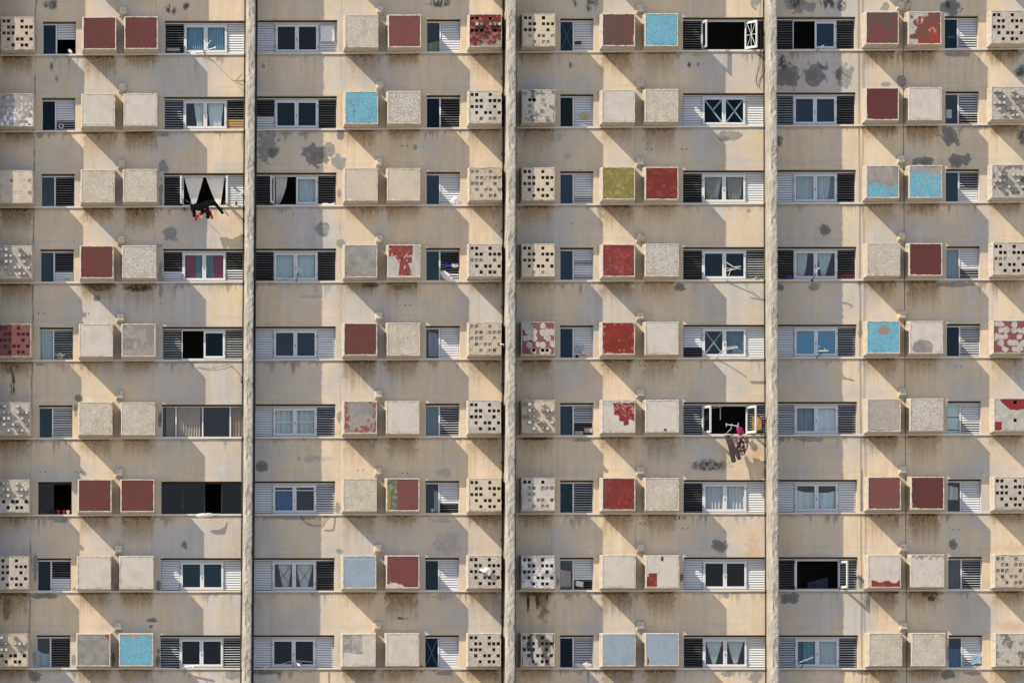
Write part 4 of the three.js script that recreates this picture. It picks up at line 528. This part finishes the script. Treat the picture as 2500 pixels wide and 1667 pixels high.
/* ------------------------------------------------------------------ aerials, rails, wires and plants */
function aerial(label, segs, cat = 'aerial', name = 'aerial', group) { const [a] = segs, g = thing(name, IX(a[0], a[2]), IY(a[1], a[2]), a[2], label, cat, group); const o = g.position; for (const [x1, y1, z1, x2, y2, z2, r, k] of segs) { const m = mesh(k === 'd' ? 'mast' : k === 'b' ? 'boom' : 'element', rod([IX(x1, z1) - o.x, IY(y1, z1) - o.y, z1 - o.z], [IX(x2, z2) - o.x, IY(y2, z2) - o.y, z2 - o.z], r), k === 'd' ? M.wire : M.wireLight, g); } return g; }
aerial('thin white aerial before the turquoise curtains, top row, leftmost bay', [[502, 135, -.02, 497, 123, .2, .022, 'd'], [498, 124, .18, 506, 122, .8, .012, 'd'], [504, 122, .55, 525, 116, .6, .016, 'b'], [503, 118, .6, 508, 113, .7, .016], [524, 117, .6, 526, 115, .6, .03], [505, 112, .6, 516, 97, .62, .008], [460, 130, -.05, 500, 124, .2, .007]]);
aerial('ring-shaped white aerial on the sill of a narrow window, fifth row, leftmost bay', [[146, 880, .02, 144, 834, .04, .006, 'd'], [138, 868, .05, 154, 868, .05, .01, 'b'], [140, 864, .05, 146, 862, .05, .012], [146, 862, .05, 151, 865, .05, .012], [140, 872, .05, 146, 875, .05, .012], [146, 875, .05, 152, 871, .05, .012], [132, 867, .06, 159, 867, .06, .006]]);
aerial('spindly branching aerial in front of closed louvres beside the left fin, third row', [[577, 500, 0, 577, 490, .2, .04, 'd'], [577, 492, .2, 583, 475, .35, .02, 'b'], [583, 475, .35, 600, 470, .4, .012], [583, 475, .35, 575, 468, .4, .01], [584, 472, .35, 596, 466, .45, .012], [588, 470, .4, 590, 478, .4, .02]]);
aerial('small grid aerial on a mast before pale teal curtains, second bay', [[724, 690, .01, 726, 670, .3, .014, 'd'], [726, 668, .3, 732, 662, .4, .016, 'd'], [729, 657, .4, 735, 657, .4, .012, 'b'], [729, 661, .4, 735, 661, .4, .012], [729, 665, .4, 735, 665, .4, .012], [729, 656, .4, 729, 666, .4, .01], [735, 656, .4, 735, 666, .4, .01], [726, 670, .3, 700, 682, .1, .006, 'd'], [700, 682, .1, 672, 687, .02, .006, 'd']]);
aerial('pale fan-shaped aerial on a bent pole, fourth row, third bay', [[1772, 686, .01, 1780, 674, .2, .016, 'b'], [1780, 674, .2, 1786, 656, .45, .016, 'b'], [1786, 656, .45, 1793, 652, .6, .014, 'd'], [1774, 640, .5, 1793, 652, .6, .012], [1776, 661, .5, 1806, 655, .6, .012], [1793, 652, .6, 1811, 650, .6, .014], [1793, 652, .6, 1810, 657, .6, .012], [1772, 654, .55, 1790, 656, .55, .01], [1836, 684, .02, 1850, 676, .1, .006]]);
aerial('white bar aerial on a curved arm before a striped curtain, fifth row, third bay', [[1746, 874, .02, 1756, 865, .2, .018, 'b'], [1756, 865, .2, 1766, 855, .5, .018, 'b'], [1765, 854, .6, 1803, 848, .65, .03], [1770, 849, .65, 1800, 845, .7, .01], [1767, 857, .5, 1775, 870, .2, .006]]);
aerial('white rail with hooks in the open window above the washing, third bay', [[1769, 1062, .05, 1786, 1048, .25, .014, 'b'], [1786, 1048, .25, 1788, 1034, .3, .014, 'b'], [1774, 1036, .3, 1803, 1040, .32, .018], [1774, 1032, .3, 1775, 1042, .3, .01], [1804, 1032, .32, 1803, 1044, .32, .012], [1760, 995, -.7, 1760, 1025, -.7, .018], [1740, 995, -.7, 1765, 993, -.7, .02]], 'rail', 'clothes_rail');
aerial('thin dark aerial leaning before white curtains, fourth row, rightmost bay', [[1986, 686, .03, 1983, 684, .1, .03, 'd'], [1985, 684, .05, 1993, 668, .5, .016, 'd'], [1992, 668, .5, 2002, 652, .7, .016], [1990, 660, .6, 1998, 664, .6, .01], [1998, 655, .7, 2003, 656, .7, .012]]);
aerial('short white cross aerial before solid teal panes, rightmost bay', [[1994, 874, .02, 2004, 866, .3, .016, 'd'], [2004, 866, .3, 2010, 856, .5, .016, 'd'], [2000, 857, .5, 2024, 856, .55, .02, 'b'], [2001, 843, .5, 2002, 848, .5, .012], [2014, 850, .55, 2016, 853, .55, .016]]);
aerial('white tilted bar aerial before teal curtains, bottom row, rightmost bay', [[1957, 1632, .02, 1964, 1620, .4, .016, 'd'], [1964, 1620, .4, 1971, 1610, .55, .012, 'd'], [1953, 1617, .55, 1987, 1604, .6, .028], [1966, 1608, .55, 1973, 1614, .55, .014]]);
aerial('white bar aerial on the sill, bottom row, leftmost bay', [[425, 1632, -.02, 441, 1630, .15, .01, 'd'], [441, 1630, .15, 486, 1624, .3, .028, 'b'], [466, 1624, .25, 472, 1630, .3, .02]]);
aerial('white stub aerial with two stay wires, bottom row, second bay', [[716, 1633, 0, 716, 1612, .2, .014, 'd'], [717, 1614, .3, 733, 1625, .5, .04, 'b'], [730, 1617, .4, 736, 1622, .45, .05, 'd'], [717, 1613, .2, 672, 1625, .05, .008], [672, 1625, .05, 642, 1630, .02, .01], [717, 1612, .2, 762, 1616, .1, .008]]);
aerial('thin dark aerial before the blue right pane, top row, rightmost bay', [[1995, 124, 0, 2003, 117, .4, .012, 'd'], [2003, 117, .4, 2013, 110, .6, .014]]);
aerial('pole arms of the clothes line with black trousers, leftmost bay', [[452, 488, -.05, 472, 500, .62, .012, 'd'], [548, 488, -.05, 546, 502, .62, .012, 'd'], [470, 500, .62, 548, 500, .62, .005, 'd'], [449, 508, .02, 451, 511, .12, .035, 'd'], [541, 507, .02, 543, 510, .12, .03, 'd']], 'clothes line', 'clothes_line');
aerial('small bracket poking from the recessed beige box beside the middle fin', [[1221, 840, 1.0, 1232, 841, 1.15, .02, 'b'], [1231, 838, 1.15, 1231, 848, 1.15, .02, 'd']], 'bracket', 'bracket');
tag(mesh(numbered('wire_coil'), new THREE.TorusGeometry(.075, .018, 6, 20).translate(IX(149, -.15), IY(308, -.15), -.15), M.wireLight), 'white coil of wire hung on louvres of a narrow window, second row, leftmost bay', 'wire');
const wire = (pts, r, label, m = M.wire) => tag(mesh(numbered('cable'), cableGeo(pts.map(p => [IX(p[0], p[2]), IY(p[1], p[2]), p[2]]), r), m), label, 'cable');
{ const a = [], b = []; for (let y = -180; y <= 1750; y += 45) { a.push([sxy(2098, y) + (R() - .5) * 1, y, .02]); b.push([sxy(2107.5, y) + (R() - .5) * 4 + 2 * Math.sin(y * .012), y, .025]); } wire(a, .006, 'straight thin cable running down the wall of the rightmost bay, left of a wavier one'); wire(b, .005, 'wavy thin cable running down the wall of the rightmost bay, right of a straight one'); }
wire([[1859, -10, .05], [1857, 40, .2], [1859, 90, .15], [1860, 130, .1], [1857, 160, .1], [1850, 185, .08], [1849, 205, .06], [1856, 216, .05]], .009, 'black loose cable dangling left of the right fin at top'); wire([[1858, 120, .05], [1853, 170, .08], [1847, 195, .06], [1852, 210, .05]], .008, 'second loose cable curling near the right fin at top');
wire([[594, 880, .05], [593, 915, .1], [588, 925, .12], [592, 935, .1], [588, 930, .12], [595, 945, .06], [596, 965, .05]], .014, 'tangled cable beside the left fin at mid height'); wire([[480, 896, .02], [510, 900, .03], [545, 893, .05], [560, 890, .04], [590, 920, .05]], .007, 'slack thin cable below the half-open window, fifth row, leftmost bay');
wire([[735, 1258, .02], [745, 1274, .03], [765, 1283, .03], [785, 1281, .03], [793, 1268, .03], [806, 1256, .02]], .009, 'looped cable hanging under the sill, seventh row, second bay'); wire([[817, 1262, .02], [816, 1278, .02], [812, 1292, .02], [792, 1294, .02]], .008, 'short hooked cable under the sill, seventh row, second bay'); wire([[1877, 1005, 1.2], [1872, 1040, 1.25], [1876, 1090, 1.2], [1872, 1130, 1.22]], .008, 'thin cable dangling in front of the right fin'); wire([[802, 1640, .02], [803, 1660, .02], [801, 1690, .02]], .009, 'thin cable at bottom edge, second bay');
// plants and pots
function leafy(x, y, z, s, n, c, label, name, cat) { const g = thing(name, IX(x, z), IY(y, z), z, label, cat), L = [], q = rng(x | 0); for (let i = 0; i < n; i++) { const a = q() * 6.28, e = .3 + q() * 1.1, l = s * (.5 + q() * .6), m = new THREE.PlaneGeometry(l * .16, l, 1, 4), p = m.attributes.position; for (let k = 0; k < p.count; k++) { const t = p.getY(k) / l + .5; p.setXYZ(k, p.getX(k) * (1.1 - t), t * l * Math.sin(e) - t * t * l * .35, t * l * Math.cos(e)); } m.rotateY(a); m.computeVertexNormals(); L.push(m); } mesh('leaf', merge(L), flat(col(...c), .7, { side: THREE.DoubleSide }), g).userData.kind = 'stuff'; return g; }
leafy(1859, 1052, .02, .22, 22, [120, 150, 70], 'spiky green plant on the sill beside the right fin', 'potted_plant', 'plant'); { const g = leafy(1861, 1060, .1, .2, 8, [130, 156, 80], 'trailing green shoot hanging below the sill beside the right fin', 'hanging_plant', 'plant'); g.rotation.x = 2.6; }
leafy(118, 312, -.34, .3, 16, [60, 96, 50], 'green pot plant behind narrow window, second row, leftmost bay', 'potted_plant', 'plant');
const potG = new THREE.LatheGeometry([[0, 0], [.035, 0], [.05, .09], [.056, .09], [.056, .105], [.045, .105], [.04, .08]].map(p => new THREE.Vector2(...p)), 14);
for (const [i, x, c, n, h, lc] of [[0, 100, [150, 60, 36], 'terracotta', 1, [60, 80, 40]], [1, 112, [146, 66, 50], 'brick-red', .9, [90, 50, 50]], [2, 121, [70, 50, 46], 'dark brown', 1, [60, 80, 40]], [3, 131, [44, 42, 46], 'black', 1.3, [40, 50, 40]], [4, 142, [176, 40, 70], 'crimson', 1.4, [120, 50, 90]], [5, 155, [190, 66, 40], 'orange-red', 1.3, [90, 90, 50]], [6, 166, [226, 220, 206], 'white', 1.25, [190, 190, 170]]]) {
  const z = -.14, g = thing('flower_pot', IX(x, z), IY(1255.4, z), z, `${n} flower pot on the sill of the dark narrow window, leftmost bay`, 'flower pot', 'flower pots on a dark narrow sill'); mesh('pot', potG.clone().scale(h, h, h), flat(col(...c), .7), g); const l = []; const q = rng(i + 3); for (let k = 0; k < 9; k++) { const p = new THREE.PlaneGeometry(.03, .06); p.translate(0, .03, 0); p.rotateX(-.5 - q()); p.rotateY(q() * 6.3); p.translate(0, .1 * h, 0); l.push(p); } const f = mesh('foliage', merge(l), flat(col(...lc), .8, { side: THREE.DoubleSide }), g); f.userData.kind = 'stuff';
}
{ const z = -.2, g = thing('flower_pot', IX(1056, z), IY(1250, z), z, 'small white pot on the sill of a narrow window, seventh row, second bay', 'flower pot'); mesh('pot', potG.clone().scale(1.1, 1.1, 1.1), flat(col(226, 220, 206), .7), g); }

renderer.render(scene, camera);
